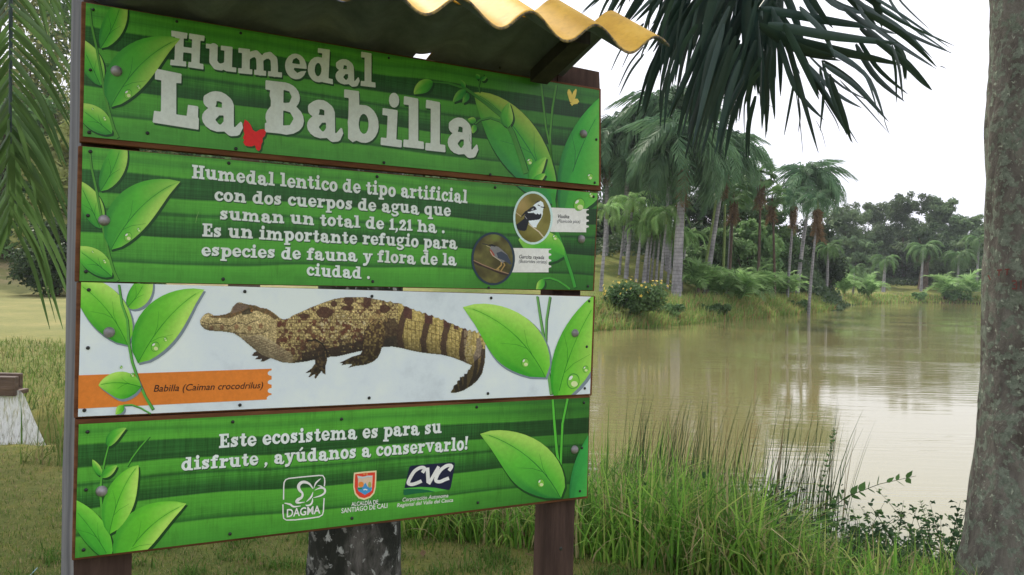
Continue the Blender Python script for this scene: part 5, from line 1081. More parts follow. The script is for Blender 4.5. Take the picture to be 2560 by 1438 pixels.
# ---------------- lettering
GLY={'H':[0.98,[[108,0,104,2,106,30,108,32,120,32,122,34,122,80,120,84,118,84,78,84,74,82,74,34,76,32,90,32,92,30,94,6,92,2,6,0,2,2,4,30,6,32,24,32,26,36,26,164,24,167,6,168,4,170,2,198,4,202,90,200,94,198,92,168,90,166,76,166,74,164,74,120,76,116,78,116,118,116,122,118,122,166,106,168,104,170,104,196,106,200,190,198,194,196,192,168,190,166,172,166,170,162,170,34,172,31,190,30,192,28,194,0,190,-2]]],'E':[0.8,[[4,0,2,4,2,30,4,32,22,32,24,36,24,168,22,170,6,170,4,172,4,198,8,200,146,200,148,194,148,140,146,136,126,136,122,138,122,166,120,170,80,170,76,168,76,120,78,116,98,116,100,118,100,130,102,132,118,132,120,130,120,76,118,72,102,72,100,74,100,86,98,88,78,88,76,84,76,36,76,34,80,32,124,32,126,36,126,66,130,68,154,68,156,64,156,2,152,0]]],'L':[0.86,[[86,-2,0,0,-4,2,0,42,2,44,24,44,26,48,24,158,22,160,2,160,0,162,0,196,2,200,96,196,100,194,100,162,98,160,82,159,81,156,84,43,88,42,124,42,128,82,130,84,164,84,168,82,168,44,172,36,172,-2,168,-4]]],'B':[0.84,[[58,0,0,0,-4,2,-4,34,3,38,-2,54,-1,70,5,84,19,102,20,106,20,124,14,144,16,162,14,164,-2,164,-4,166,-4,196,-2,200,82,201,100,198,116,192,128,184,138,173,144,160,146,148,145,136,140,124,131,112,152,94,162,78,166,58,161,38,154,28,144,18,120,5,90,-2],[74,34,78,33,104,37,118,60,119,66,104,87,78,91,74,90],[74,122,80,121,98,124,101,126,110,148,99,168,78,171,74,170]]],'a':[0.84,[[112,-12,94,0,64,-4,38,1,20,11,8,26,4,40,6,54,13,66,28,80,17,86,10,94,8,102,8,118,12,125,32,139,44,144,56,147,78,147,96,141,116,128,123,120,130,104,132,24,134,22,138,23,158,45,162,45,165,42,170,24,156,-4,146,-10,122,-14],[70,26,74,24,80,25,90,38,90,56,88,60,72,58,58,42,58,38],[56,88,82,88,82,104,81,108,70,111,60,110,60,100]]],'b':[0.82,[[38,-5,18,7,16,10,16,52,14,72,17,96,18,164,16,168,-2,168,-4,170,-4,196,-2,200,64,200,66,196,68,146,98,147,112,144,126,137,138,128,148,116,156,102,160,88,162,66,158,46,147,26,132,11,117,2,100,-3,78,-3,56,3],[83,34,92,32,102,37,109,48,113,64,113,80,109,96,102,107,92,112,84,111,76,104,70,94,67,80,66,66,69,52,74,42]]],'c':[0.64,[[56,-2,42,2,30,10,20,19,12,30,6,42,2,56,0,70,1,86,5,100,12,114,20,125,30,134,42,142,54,146,66,148,80,147,96,143,121,130,128,120,134,98,127,96,114,86,102,84,94,88,87,94,83,104,82,114,80,116,66,112,55,102,47,86,46,68,52,50,64,37,78,32,86,33,94,36,108,48,132,46,135,44,131,34,123,22,104,6,82,-3]]],'d':[0.88,[[56,-2,40,3,27,12,16,24,7,38,2,54,0,70,2,88,7,104,20,125,40,141,52,145,64,148,91,146,92,168,90,172,66,172,62,174,62,196,64,200,140,200,142,196,140,30,142,28,166,26,168,24,171,-2,170,-4,164,-4,104,0,98,2,78,-3],[61,34,70,32,79,38,86,49,90,64,90,80,86,96,78,108,70,112,62,110,56,105,50,95,47,82,46,68,48,54,54,42]]],'e':[0.7,[[56,-2,42,2,30,10,20,19,12,30,6,42,2,56,0,70,1,86,5,100,12,114,20,125,30,134,42,142,54,146,66,148,80,147,92,144,104,138,115,130,124,120,136,96,139,82,140,68,136,66,60,63,57,52,80,35,105,48,134,54,137,54,137,52,127,28,118,17,108,8,96,1,84,-2,72,-4],[50,88,94,88,95,92,90,111,72,123,68,123,50,111,45,90]]],'f':[0.6,[[4,0,2,4,2,28,4,30,26,30,28,32,28,112,26,116,4,116,0,118,0,142,4,144,26,144,28,146,28,158,36,181,42,186,68,202,78,204,112,197,119,190,124,180,123,170,118,160,110,154,102,152,92,153,80,161,77,160,76,156,76,146,78,144,104,144,108,142,108,120,106,116,78,116,76,112,76,32,78,30,100,30,104,28,104,2,100,0]]],'g':[0.74,[[46,-67,8,-42,5,-36,4,-30,10,-20,16,-17,24,-17,54,-34,58,-35,88,-31,99,-18,92,-10,52,-1,20,13,15,18,12,24,13,30,24,52,9,68,2,82,0,98,4,114,10,125,19,134,30,142,44,147,58,150,74,149,88,146,102,140,126,153,134,154,140,152,148,144,149,132,147,126,142,121,125,116,128,100,128,90,124,78,117,66,107,56,94,48,74,43,52,43,47,34,48,31,60,26,106,24,114,21,140,-12,142,-18,141,-26,135,-34,102,-61],[56,72,64,70,74,73,81,80,85,88,86,100,82,110,76,118,68,122,60,122,52,118,47,112,43,104,42,94,44,86,48,78]]],'h':[0.96,[[136,-3,130,0,106,0,104,2,104,28,106,30,118,30,120,32,120,56,116,90,108,100,104,102,88,101,72,90,70,86,70,32,72,30,90,30,92,28,92,4,90,0,4,0,0,2,0,28,2,30,20,30,22,34,22,170,20,172,2,172,0,174,0,196,2,200,68,200,70,196,70,138,72,134,112,146,122,145,130,141,160,113,164,100,168,62,168,32,170,30,186,30,188,28,188,2,186,0,160,0,148,-4]]],'i':[0.52,[[2,0,0,4,0,28,4,30,26,30,28,34,28,118,26,120,4,120,2,122,2,146,6,148,74,148,76,144,76,32,78,30,100,30,104,28,104,2,100,0],[48,157,40,162,34,170,31,180,31,192,34,202,42,211,50,215,60,216,70,211,77,204,81,192,81,180,78,170,70,161,60,156]]],'l':[0.52,[[4,0,0,2,2,28,4,30,26,30,28,34,28,168,26,170,6,170,2,172,4,202,8,204,74,200,76,196,76,32,78,29,101,28,104,26,106,0,102,-2]]],'m':[1.4,[[122,0,102,0,98,2,98,28,100,30,110,30,112,32,112,56,109,94,102,103,98,104,88,101,72,90,70,86,70,32,72,30,84,30,86,28,86,2,80,0,4,0,0,2,0,28,2,30,20,30,22,34,22,118,20,120,2,120,0,122,0,144,2,148,68,148,70,146,70,136,72,134,102,145,112,146,120,142,146,120,155,132,160,136,188,145,196,146,206,142,237,118,242,106,246,62,246,32,248,30,270,30,272,28,272,2,268,0,236,0,224,-2,214,0,186,0,184,2,184,28,186,30,200,30,202,34,202,60,199,92,196,97,186,104,174,102,156,90,154,86,156,32,158,30,170,30,172,28,172,2,170,0,144,0,134,-2]]],'n':[0.96,[[136,-3,130,0,106,0,104,2,104,28,106,30,118,30,120,32,120,56,116,90,108,100,104,102,88,101,72,90,70,86,70,32,72,30,90,30,92,28,92,4,90,0,4,0,0,2,0,28,2,30,20,30,22,34,22,118,20,120,2,120,0,122,0,144,2,148,68,148,70,146,70,136,72,134,110,145,120,146,130,141,158,116,162,110,164,102,168,62,168,32,170,30,186,30,188,28,188,2,186,0,160,0,148,-4]]],'o':[0.72,[[56,-4,42,1,30,9,20,18,11,30,5,44,1,58,0,74,2,88,6,102,13,116,22,128,32,137,44,144,56,148,70,150,84,149,98,145,110,138,122,128,131,116,138,102,142,88,144,74,143,58,138,42,132,29,122,16,112,7,100,0,86,-4,72,-6],[65,34,74,32,84,37,91,48,95,64,95,80,91,96,84,107,74,112,66,111,58,104,52,94,49,80,48,66,51,52,56,42]]],'p':[0.84,[[2,-68,0,-64,0,-42,2,-40,20,-40,22,-38,22,116,20,120,2,120,0,122,0,146,4,148,66,148,72,147,98,150,114,147,130,140,146,126,159,106,165,84,165,62,161,46,154,32,144,19,132,9,118,2,104,-1,88,-2,72,1,70,0,70,-38,74,-40,98,-40,100,-44,100,-66,96,-68],[87,38,96,36,104,40,112,52,115,66,115,82,112,96,104,108,96,112,88,110,81,104,75,94,73,82,72,68,75,56,79,46]]],'q':[0.84,[[70,-68,68,-64,68,-42,70,-40,92,-40,94,-38,94,0,92,1,70,-2,52,1,34,9,20,21,8,38,2,58,0,80,4,100,12,116,21,128,34,139,48,146,68,150,92,146,98,148,140,148,142,144,142,-38,144,-40,166,-40,168,-42,168,-66,164,-68],[63,38,72,36,80,40,88,52,91,66,91,82,88,96,80,108,72,112,64,110,57,104,51,94,49,82,48,68,51,56,55,46]]],'r':[0.68,[[2,0,0,4,0,28,2,30,20,30,22,32,22,116,20,120,2,120,0,122,0,146,4,148,68,148,70,146,70,136,72,134,110,146,120,144,128,139,134,130,136,120,133,108,127,100,120,96,112,94,88,100,70,88,70,32,72,30,96,30,100,28,100,2,96,0]]],'s':[0.64,[[8,0,6,6,6,52,8,56,24,56,27,50,48,34,64,36,67,38,69,42,64,47,28,65,21,72,8,106,8,114,12,122,39,144,46,147,82,144,92,139,96,148,112,148,114,142,114,96,112,92,90,93,72,112,58,112,54,108,58,104,92,87,99,80,116,46,116,38,112,30,88,7,82,3,42,0,36,2,28,9,24,0]]],'t':[0.58,[[52,0,42,7,28,32,28,114,24,116,2,116,0,118,0,142,4,144,26,144,28,146,28,180,30,184,74,184,76,180,76,146,78,144,98,144,100,142,100,118,98,116,78,116,76,114,76,44,78,38,82,36,98,46,106,48,112,45,116,38,114,30,94,1,84,-2]]],'u':[0.94,[[64,2,56,4,49,8,24,38,22,48,22,118,20,120,2,120,0,122,0,146,4,148,28,148,37,154,46,156,55,154,70,146,70,56,78,44,90,41,106,48,110,52,110,116,108,120,90,120,88,122,88,146,92,148,156,148,158,144,158,30,160,28,182,28,184,26,184,2,180,0,124,0,108,7,101,2,94,0]]],'ú':[0.94,[[64,2,56,4,49,8,24,38,22,48,22,118,20,120,2,120,0,122,0,146,4,148,28,148,37,154,46,156,55,154,70,146,70,56,78,44,90,41,106,48,110,52,110,116,108,120,90,120,88,122,88,146,92,148,156,148,158,144,158,30,160,28,182,28,184,26,184,2,180,0,124,0,108,7,101,2,94,0],[70,162,64,170,66,178,100,217,106,221,112,222,124,217,128,212,130,204,125,192,82,162]]],'v':[0.84,[[72,1,27,118,24,120,2,120,0,122,0,146,4,148,82,148,84,144,84,122,76,118,90,69,94,74,112,118,100,122,100,144,102,148,170,148,172,144,172,122,170,120,148,120,145,118,101,2,98,0]]],'y':[0.84,[[20,-63,12,-58,5,-48,4,-38,8,-27,14,-21,22,-17,50,-17,67,12,27,118,24,120,2,120,0,122,0,146,4,148,82,148,84,144,84,122,77,118,92,74,96,80,110,118,100,122,100,144,102,148,170,148,172,144,172,122,170,120,148,120,144,118,109,10,75,-46,66,-53,32,-63]]],'1':[0.5,[[2,0,0,4,0,28,4,30,26,30,28,34,28,130,25,134,2,144,3,146,27,168,28,182,30,184,52,184,74,191,76,186,76,32,78,30,100,30,104,28,104,2,100,0]]],'2':[0.68,[[6,0,4,4,4,30,14,34,57,92,73,126,66,138,50,138,47,134,48,122,44,112,36,106,24,104,16,108,3,122,0,130,2,140,32,172,78,182,90,180,97,174,121,140,124,132,123,122,92,72,50,34,54,32,102,32,104,34,104,54,106,56,126,56,128,52,128,2,124,0]]],',':[0.3,[[8,-43,2,-38,1,-34,16,-6,5,8,4,16,5,24,10,32,18,38,26,40,36,39,44,34,50,26,52,18,51,8,36,-20]]],'.':[0.3,[[20,-3,11,2,5,10,2,20,3,30,8,39,16,45,26,48,36,47,45,42,51,34,54,26,53,16,50,8,42,0,32,-4]]],'!':[0.36,[[26,0,16,6,11,14,8,24,10,36,16,46,24,51,34,54,46,52,56,46,61,38,64,28,62,16,56,6,48,1,38,-2],[24,70,12,202,16,204,66,204,67,198,48,70,46,68]]]}
def group_loops(loops):
    def ins(p,l):
        c=False
        for i in range(len(l)):
            a,b_=l[i],l[(i+1)%len(l)]
            if (a[1]>p[1])!=(b_[1]>p[1]) and p[0]<(b_[0]-a[0])*(p[1]-a[1])/(b_[1]-a[1])+a[0]: c=not c
        return c
    out_=[l for l in loops if not any(m_ is not l and ins(l[0],m_) for m_ in loops)]
    return [[o_]+[l for l in loops if l is not o_ and ins(l[0],o_)] for o_ in out_]
def text_line(ink,s,p0,p1,h0,h1_,col,sh,off=.0009,jit=1.0,bold=0,seed=1,track=.04,shofs=(.0032,-.0048)):
    """baseline from pixel p0 to p1 on the board; h0,h1 cap heights in pixels at the ends"""
    a=SP(*p0); b_=SP(*p1); ca=(SP(p0[0],p0[1]-h0)-a).length; cb=(SP(p1[0],p1[1]-h1_)-b_).length
    rr=random.Random(seed); ad=[]; x=0
    for ch in s:
        if ch==' ': ad.append(x); x+=.42; continue
        ad.append(x); x+=GLY[ch][0]+track
    L=(b_-a).length; D_=(b_-a)/L; up=Vector((0,0,1)); sx_=L/(x-track)
    for ch,x0 in zip(s,ad):
        if ch==' ': continue
        f=x0/x; cap=ca*(1-f)+cb*f; o=a+D_*(x0*sx_); ang=rr.uniform(-.03,.03)*jit; dy=rr.uniform(-.02,.02)*jit*cap; cs,sn=math.cos(ang),math.sin(ang)
        loops=[]
        for l in GLY[ch][1]:
            P=[(l[i]/200.0,l[i+1]/200.0) for i in range(0,len(l),2)]; loops.append([((X*cs)*sx_ - Y*sn*cap, X*sn*sx_+Y*cs*cap+dy) for X,Y in P])
        pts=[];t=[]
        for grp in group_loops(loops):
            b9=len(pts); t+=[(b9+i,b9+j,b9+m_) for i,j,m_ in tessellate_polygon([[Vector((X,Y,0)) for X,Y in l] for l in grp])]; pts+=[p for l in grp for p in l]
        for (dx,dz,cl,of) in (((shofs[0],shofs[1],sh,off-.0004),) if sh is not None else ())+((0,0,col,off),):
            b0=len(ink.V); ink.V+= [tuple(loc(o+D_*(X+dx)+up*(Y+dz)+SN*of)) for X,Y in pts]; ink.T+= [(b0+i,b0+j,b0+m_) for i,j,m_ in t]; ink.C+= [tuple(cl)]*len(pts)
WH=A_((196,203,212)); SHD=A_((20,66,26))
k=Ink(); text_line(k,'Humedal',(424,163),(938,219),86,84,WH,SHD,seed=3,jit=1.0,off=.0011); k.build('lettering',planks[0],'white slab lettering reading Humedal')
k=Ink(); text_line(k,'La',(384,306),(606,334),136,134,WH,SHD,seed=4,jit=.5,off=.0012); text_line(k,'Babilla',(664,332),(1194,388),130,122,WH,SHD,seed=5,jit=.9,off=.0013); k.build('lettering',planks[0],'large white slab lettering reading La Babilla')
k=Ink(); sf=(.0016,-.0024)
for s,p0,p1,h0,h1_ in [('Humedal lentico de tipo artificial',(479,446),(1168,508),34,33),('con dos cuerpos de agua que',(536,502),(1127,541),32,30),('suman un total de 1,21 ha .',(549,549),(1112,583),31,30),
   ('Es un importante refugio para',(505,591),(1143,623),33,30),('especies de fauna y flora de la',(503,639),(1141,664),31,30),('ciudad .',(766,689),(925,698),30,30)]:
    text_line(k,s,p0,p1,h0,h1_,WH,SHD,seed=len(s),jit=1.2,shofs=sf)
k.build('lettering',planks[1],'six lines of white lettering about the wetland')
k=Ink()
for s,p0,p1,h0,h1_ in [('Este ecosistema es para su',(547,1120),(1104,1083),35,33),('disfrute , ayúdanos a conservarlo!',(453,1177),(1169,1124),33,33)]: text_line(k,s,p0,p1,h0,h1_,WH,SHD,seed=len(s),jit=1.2,shofs=sf)
k.build('lettering',planks[3],'two lines of white lettering asking visitors to help')
# sans lettering from the built-in font
def sans(ink,s,p0,p1,cap,col,off=.0010,shear=0.0,bold=0.0,vert=None):
    cu=bpy.data.curves.new('t','FONT'); cu.body=s; cu.size=1.0; cu.resolution_u=3; cu.offset=bold; ob=bpy.data.objects.new('t',cu); COL.objects.link(ob)
    dg=bpy.context.evaluated_depsgraph_get(); me=ob.evaluated_get(dg).to_mesh(); v=np.array([x.co[:2] for x in me.vertices]); f=[tuple(p.vertices) for p in me.polygons]
    ob.evaluated_get(dg).to_mesh_clear(); bpy.data.objects.remove(ob); bpy.data.curves.remove(cu)
    if not len(v): return
    x0,x1=v[:,0].min(),v[:,0].max(); a=SP(*p0); b_=SP(*p1); L=(b_-a).length; D_=(b_-a)/L; ch=(SP(p0[0],p0[1]-cap)-a).length; sx_=L/(x1-x0); sy=ch/.70
    for fc in f:
        for i in range(1,len(fc)-1):
            b0=len(ink.V)
            for j in (fc[0],fc[i],fc[i+1]):
                X=(v[j,0]-x0)*sx_+v[j,1]*sy*shear; ink.V.append(tuple(loc(a+D_*X+Vector((0,0,1))*(v[j,1]*sy)+SN*off))); ink.C.append(tuple(col))
            ink.T.append((b0,b0+1,b0+2))
# ---------------- plank 2: bird pictures and tickets
k=Ink(); q=PANELS[1]
leafp(k,q,(1386,512),(1184,232),70,40,(6,-85),.0005,((30,115,60),(50,145,50),(80,165,55)),1,False)
leafp(k,q,(1408,545),(1552,215),34,78,(-32,-20),.0006,((25,100,50),(60,150,50),(120,180,75)),1,False)
stemp(k,[(1380,470),(1386,520),(1392,580),(1410,630),(1430,690),(1440,728)],(9,7),q,.0006,(50,135,45))
leafp(k,q,(1412,640),(1296,600),38,30,(-10,-22),.0007,GL,1,False)
stemp(k,[(1358,697),(1375,695),(1395,702),(1415,715),(1428,726)],4.5,q,.0007,(60,140,45)); leafp(k,q,(1359,697),(1340,728),7,9,(4,4),.0009,GL,1,False)
drop(k,1387,594,8,.0012,10); drop(k,1448,512,18,.0012,15); drop(k,1478,488,7,.0012)
k.build('printed_spray',planks[1],'printed stem and leaves behind the bird pictures')
def ticket(ink,x0,y0,x1,y1,yb0,yb1,off):
    W_=A_((206,212,220)); n=4; pts=[(x0,y0),(x1,y1)]
    for i in range(n):
        ya=y1+(yb1-y1)*(i+.12)/n; yb=y1+(yb1-y1)*(i+.88)/n; ym=(ya+yb)/2; pts+= [(x1,ya),(x1-4,ya+1),(x1-6.5,ym-3),(x1-6.5,ym+3),(x1-4,yb-1),(x1,yb)] if i<n-1 else [(x1,ya),(x1-4,ya+1),(x1-6.5,ym-3),(x1-6.5,yb1)]
    pts+= [(x0,yb0)]; ink.poly(pts,W_,off)
k=Ink(); ticket(k,1376,519,1472,523,580,581,.0013); ticket(k,1278,620,1378,622,681,681,.0013)
DK=A_((60,62,70)); sans(k,'Viudita',(1392,545),(1422,546),9,A_((45,46,52)),.0018,.22,.012); sans(k,'(Fluvicola pica)',(1392,557),(1449,558),8.5,DK,.0018,.22)
sans(k,'Garcita rayada',(1296,646),(1359,648),9,A_((45,46,52)),.0018,.22,.012); sans(k,'(Butorides striata)',(1296,657),(1366,659),8.5,DK,.0018,.22)
k.build('printed_ticket',planks[1],'two white printed tickets naming the birds')
# painter: colours on a fine grid
class Paint:
    def __init__(s,x0,y0,x1,y1,st):
        s.xs=np.arange(x0,x1+st,st); s.ys=np.arange(y0,y1+st,st); s.X,s.Y=np.meshgrid(s.xs,s.ys); s.C=np.zeros(s.X.shape+(3,)); s.M=np.zeros(s.X.shape,bool)
    def inpoly(s,pts):
        ins=np.zeros(s.X.shape,bool); n=len(pts)
        for i in range(n):
            ax,ay=pts[i]; bx_,by=pts[(i+1)%n]
            if ay==by: continue
            ins^=((ay>s.Y)!=(by>s.Y))&(s.X<(bx_-ax)*(s.Y-ay)/(by-ay)+ax)
        return ins
    def fill(s,mask,col,a=1.0): s.C[mask]=s.C[mask]*(1-a)+np.array(col)*a
    def dist(s,pts):
        d=np.full(s.X.shape,1e9)
        for (ax,ay),(bx_,by) in zip(pts[:-1],pts[1:]):
            ex,ey=bx_-ax,by-ay; t=np.clip(((s.X-ax)*ex+(s.Y-ay)*ey)/(ex*ex+ey*ey+1e-9),0,1); d=np.minimum(d,np.hypot(s.X-ax-t*ex,s.Y-ay-t*ey))
        return d
    def line(s,pts,w,col,a=1.0): m_=s.dist(pts)<w*.5; s.fill(m_&s.M,col,a)
    def build(s,name,par,off,label):
        h,w_=s.X.shape; idx=np.arange(h*w_).reshape(h,w_); cell=s.M[:-1,:-1]&s.M[1:,:-1]&s.M[:-1,1:]&s.M[1:,1:]
        Q=np.stack([idx[:-1,:-1],idx[1:,:-1],idx[1:,1:],idx[:-1,1:]],-1)[cell]; used=np.unique(Q); mp=np.full(h*w_,-1); mp[used]=np.arange(len(used))
        R0=np.array(_R);U0=np.array(_U);F0=np.array(_F); xx=s.X.ravel()[used]; yy=s.Y.ravel()[used]
        rr_=F0[None]+R0[None]*((xx-IW/2)/FPX)[:,None]+U0[None]*((IH/2-yy)/FPX)[:,None]; N_=np.array(SN); kk=((np.array(SO)+N_*off-np.array(CAMP))@N_)/(rr_@N_)
        V=np.array(CAMP)[None]+rr_*kk[:,None]+np.array(OFF)[None]
        o=link(name,mesh_np(name,V,mp[Q],False,lin(np.clip(s.C.reshape(-1,3)[used],0,255))/KS),par,M['ink']); o['label']=label; return o
rg=np.random.default_rng(11)
# caiman
z1=lambda pts:[(480+x/5.7525,720+y/5.7525) for x,y in pts]; z2=lambda pts:[(840+x/5.135,720+y/5.135) for x,y in pts]
body=z1([(115,460),(140,420),(190,370),(235,355),(280,370),(320,395),(400,390),(480,375),(550,345),(580,270),(640,215),(680,200),(750,220),(830,240),(910,245),(980,280),(1080,295),(1140,330),(1200,370),(1260,425),(1320,450),(1400,430),(1440,395),(1560,345),(1700,280),(1830,230),(1950,185),(2060,150)])
body+=z2([(0,135),(80,120),(200,112),(330,115),(430,120),(500,140),(620,160),(655,180),(700,165),(740,190),(790,190),(840,200),(880,232),(905,230),(960,262),(1000,270),(1040,300),(1070,288),(1110,320),(1150,315),(1190,350),(1240,345),(1270,380),(1320,380),(1350,405),(1390,400),(1440,440),(1500,455),(1540,480),(1570,485),(1600,515),(1615,505),(1640,520),(1660,510),(1690,545),(1725,530),(1745,560),(1790,538),(1805,575),(1840,550),(1850,610),(1885,598),(1885,650),(1910,650),(1905,700),(1925,700),(1920,800),(1915,950),(1880,1100),(1820,1190),(1740,1260),(1640,1320),(1560,1345),(1480,1350),(1470,1335),(1500,1290),(1510,1250),(1550,1230),(1550,1190),(1585,1180),(1590,1140),(1640,1135),(1645,1100),(1685,1095),(1690,1050),(1720,1040),(1725,1005),(1740,1000),(1700,980),(1600,935),(1480,890),(1350,860),(1200,845),(1080,830),(960,805),(840,775),(720,755),(590,765),(580,815),(540,900),(480,950),(380,990),(250,1005),(140,1035),(200,985),(130,985),(45,1005),(85,972),(35,965),(100,930),(200,880),(310,850),(330,810),(200,840),(80,870),(0,885)])
body+=z1([(2000,990),(1950,1010),(1940,1080),(1920,1130),(1925,1250),(1880,1230),(1865,1200),(1780,1310),(1755,1300),(1770,1240),(1690,1290),(1670,1280),(1710,1215),(1630,1230),(1640,1210),(1720,1150),(1770,1080),(1765,1035),(1650,1060),(1450,1085),(1300,1075),(1150,1020),(1010,965),(900,890),(780,790),(700,720),(600,655),(520,640),(400,625),(250,620),(170,590),(125,540),(115,500)])
foot=z1([(930,905),(890,925),(855,975),(900,985),(945,985),(890,1030),(960,1030),(1000,1025),(980,1062),(1040,1060),(1130,1015),(1010,940)])
pt=Paint(495,735,1225,990,1.35); X,Y=pt.X,pt.Y
pt.M=pt.inpoly(body)|pt.inpoly(foot)
n1=fbm(X,Y,0,.045,3); n2=vnoise(X,Y,3.,.11); n3=vnoise(X,Y,7.,.24); n4=vnoise(X,Y,9.,.45)
base_=np.array((164,150,104.)); pt.C[:]=base_; pt.C+= ((n3-.5)*55+(n4-.5)*60)[...,None]*np.array((1,.97,.8)); pt.C+= ((n1-.5)*60)[...,None]*np.array((1,.95,.7))
# scale cells
hx=X/9.5+.35*(vnoise(X,Y,1.,.06)-.5); hy=Y/8.5; row=np.floor(hy); cxx=np.abs(((hx+row%2*.5)%1)-.5); cyy=np.abs(hy%1-.5); edge=np.maximum(cxx*1.02,cyy*1.05)>.40
torso=(X>690)&(X<1010)
pt.fill(edge&torso&(n3>.25),(84,66,46),.6)
spots=(vnoise(X,Y,5.,.17)>.68)&(X>690)&(X<1000); pt.fill(spots,(78,50,38),.75)
for _ in range(70):                                    # round brown spots on flank
    cx,cy=rg.uniform(690,960),rg.uniform(800,885); r_=rg.uniform(3,7); m_=np.hypot(X-cx,(Y-cy)*1.1)<r_*(1+.5*(n3-.5)); pt.fill(m_,(84,48,36),.8)
for _ in range(45):
    cx,cy=rg.uniform(800,920),rg.uniform(780,850); m_=np.hypot(X-cx,Y-cy)<rg.uniform(1.8,3); pt.fill(m_,(190,182,150),.8)
# saddle marks along the back
for (cx,cy,rx,ry) in [(812,782,20,13),(760,790,12,6),(872,752,12,12),(868,770,14,6),(918,755,10,14),(835,760,8,7),(962,772,12,10)]:
    m_=(((X-cx)/rx)**2+((Y-cy)/ry)**2)<(.7+.9*n3); pt.fill(m_&(Y<812),(66,42,34),.88)
# dark lower flank
bel=[(640,905),(700,910),(760,898),(840,885),(905,862),(960,866),(1050,886),(1110,905),(1165,915)]
bx_=np.interp(X,[640,760,820,905,960,1050,1110,1180],[930,915,905,885,868,882,894,915]); dd=bx_-Y
m_=(X>755)&(X<975)&(dd<34)&(dd>-30)&(Y>840); pt.fill(m_&(n3>.25),(52,40,34),.85); m_=(X>755)&(X<975)&(dd<52)&(dd>=34)&(n3>.5); pt.fill(m_,(62,46,36),.7)
m_=(X>960)&(X<1175)&(np.abs(dd)<8); pt.fill(m_,(70,58,46),.7)
# hip and shoulder shade
m_=(((X-972)/26)**2+((Y-828)/34)**2<1+.8*(n3-.5)); pt.fill(m_,(58,44,34),.75); m_=(((X-990)/30)**2+((Y-858)/18)**2<1); pt.fill(m_,(50,44,38),.8)
m_=(((X-945)/24)**2+((Y-800)/14)**2<1)&(n3>.4); pt.fill(m_,(140,118,78),.8)
# limbs
fl=z1([(1650,760),(1800,745),(1900,830),(1950,950),(1940,1080),(1925,1250),(1755,1310),(1630,1230),(1760,1060),(1820,960),(1760,860)]); m_=pt.inpoly(fl); pt.fill(m_,(78,60,46),.7); pt.fill(m_&(n3>.55),(150,128,84),.7); pt.fill(m_&(n2>.6),(44,32,28),.7)
hl=z2([(360,560),(420,480),(560,420),(640,520),(600,740),(560,880),(480,960),(250,1010),(40,1010),(30,960),(330,830),(350,680)]); m_=pt.inpoly(hl); pt.fill(m_,(104,86,52),.75); pt.fill(m_&(n3>.55),(62,44,34),.8); pt.fill(m_&(n3<.36),(158,142,90),.7)
pt.line(z2([(330,820),(350,690),(370,560),(420,470),(520,400)]),2,(48,36,30),.8); pt.line(z1([(1950,1010),(1930,900),(1870,800),(1780,745),(1660,760)]),4,(24,20,20),.9)
pt.line(z1([(1500,1060),(1640,1040),(1760,1010),(1900,960)]),6,(40,34,30),.7)
# tail bands
def bandx(pts,w0,w1,col,a=.9):
    yy=[p[1] for p in pts]; xx_=[p[0] for p in pts]; c_=np.interp(Y,yy,xx_); ww=np.interp(Y,yy,np.linspace(w0,w1,len(yy))); m=(np.abs(X-c_)<ww*.5*(1+.35*(n3-.5)))&(Y>yy[0])&(Y<yy[-1]); pt.fill(m,col,a)
tl=(X>995)&(Y>755); pt.fill(tl,(164,148,88),.7); pt.C[tl]+=((n3-.5)*45)[tl][:,None]
# longitudinal scute lines
for x0 in range(1008,1185,10):
    c_=x0+ (Y-800)*.02; m=(np.abs(X-c_)<.9)&(Y>800+(x0-1000)*.12)&(Y<890+(x0-1000)*.17); pt.fill(m,(96,80,44),.6)
for off_ in (0,22): pt.line([(1000,798+off_),(1060,806+off_),(1120,822+off_),(1170,838+off_)],1.6,(80,62,36),.7)
for p in ([(1018,770),(1006,800),(998,840),(1006,880)],[(1075,790),(1066,815),(1058,850),(1062,890)],[(1122,808),(1114,830),(1108,860),(1112,902)],[(1164,822),(1160,845),(1154,880),(1160,915)]): bandx(p,16,15,(66,48,40))
for (x0,x1) in [(1010,1030),(1062,1082),(1108,1122),(1134,1146),(1158,1170)]: m=(X>x0)&(X<x1)&(Y<795+(X-1010)*.22); pt.fill(m,(72,44,42),.88)
m=(X>1160)&(X<1182)&(Y>825)&(Y<905)&(n3>.45); pt.fill(m,(170,160,130),.5)
# end of tail, turned back
tp=z2([(1730,985),(1800,930),(1880,860),(1925,700),(1920,960),(1880,1100),(1820,1190),(1640,1320),(1480,1350),(1470,1335),(1590,1150),(1690,1060),(1740,1000)]); m_=pt.inpoly(tp); pt.fill(m_,(118,100,62),.9)
for p in (z2([(1800,900),(1800,1000),(1770,1150),(1720,1260)]),z2([(1890,800),(1880,950),(1850,1080),(1800,1180)]),z2([(1660,1110),(1660,1200),(1650,1290)]),z2([(1590,1170),(1600,1240),(1610,1320)]),z2([(1530,1240),(1545,1290),(1560,1340)])): pt.line(p,9,(52,42,38),.85)
m_=pt.inpoly(z2([(1800,650),(1850,640),(1880,760),(1850,900),(1770,950),(1760,880),(1800,780)])); pt.fill(m_,(120,108,104),.8); pt.line(z2([(1880,740),(1860,870),(1780,950)]),2,(48,38,36),.9)
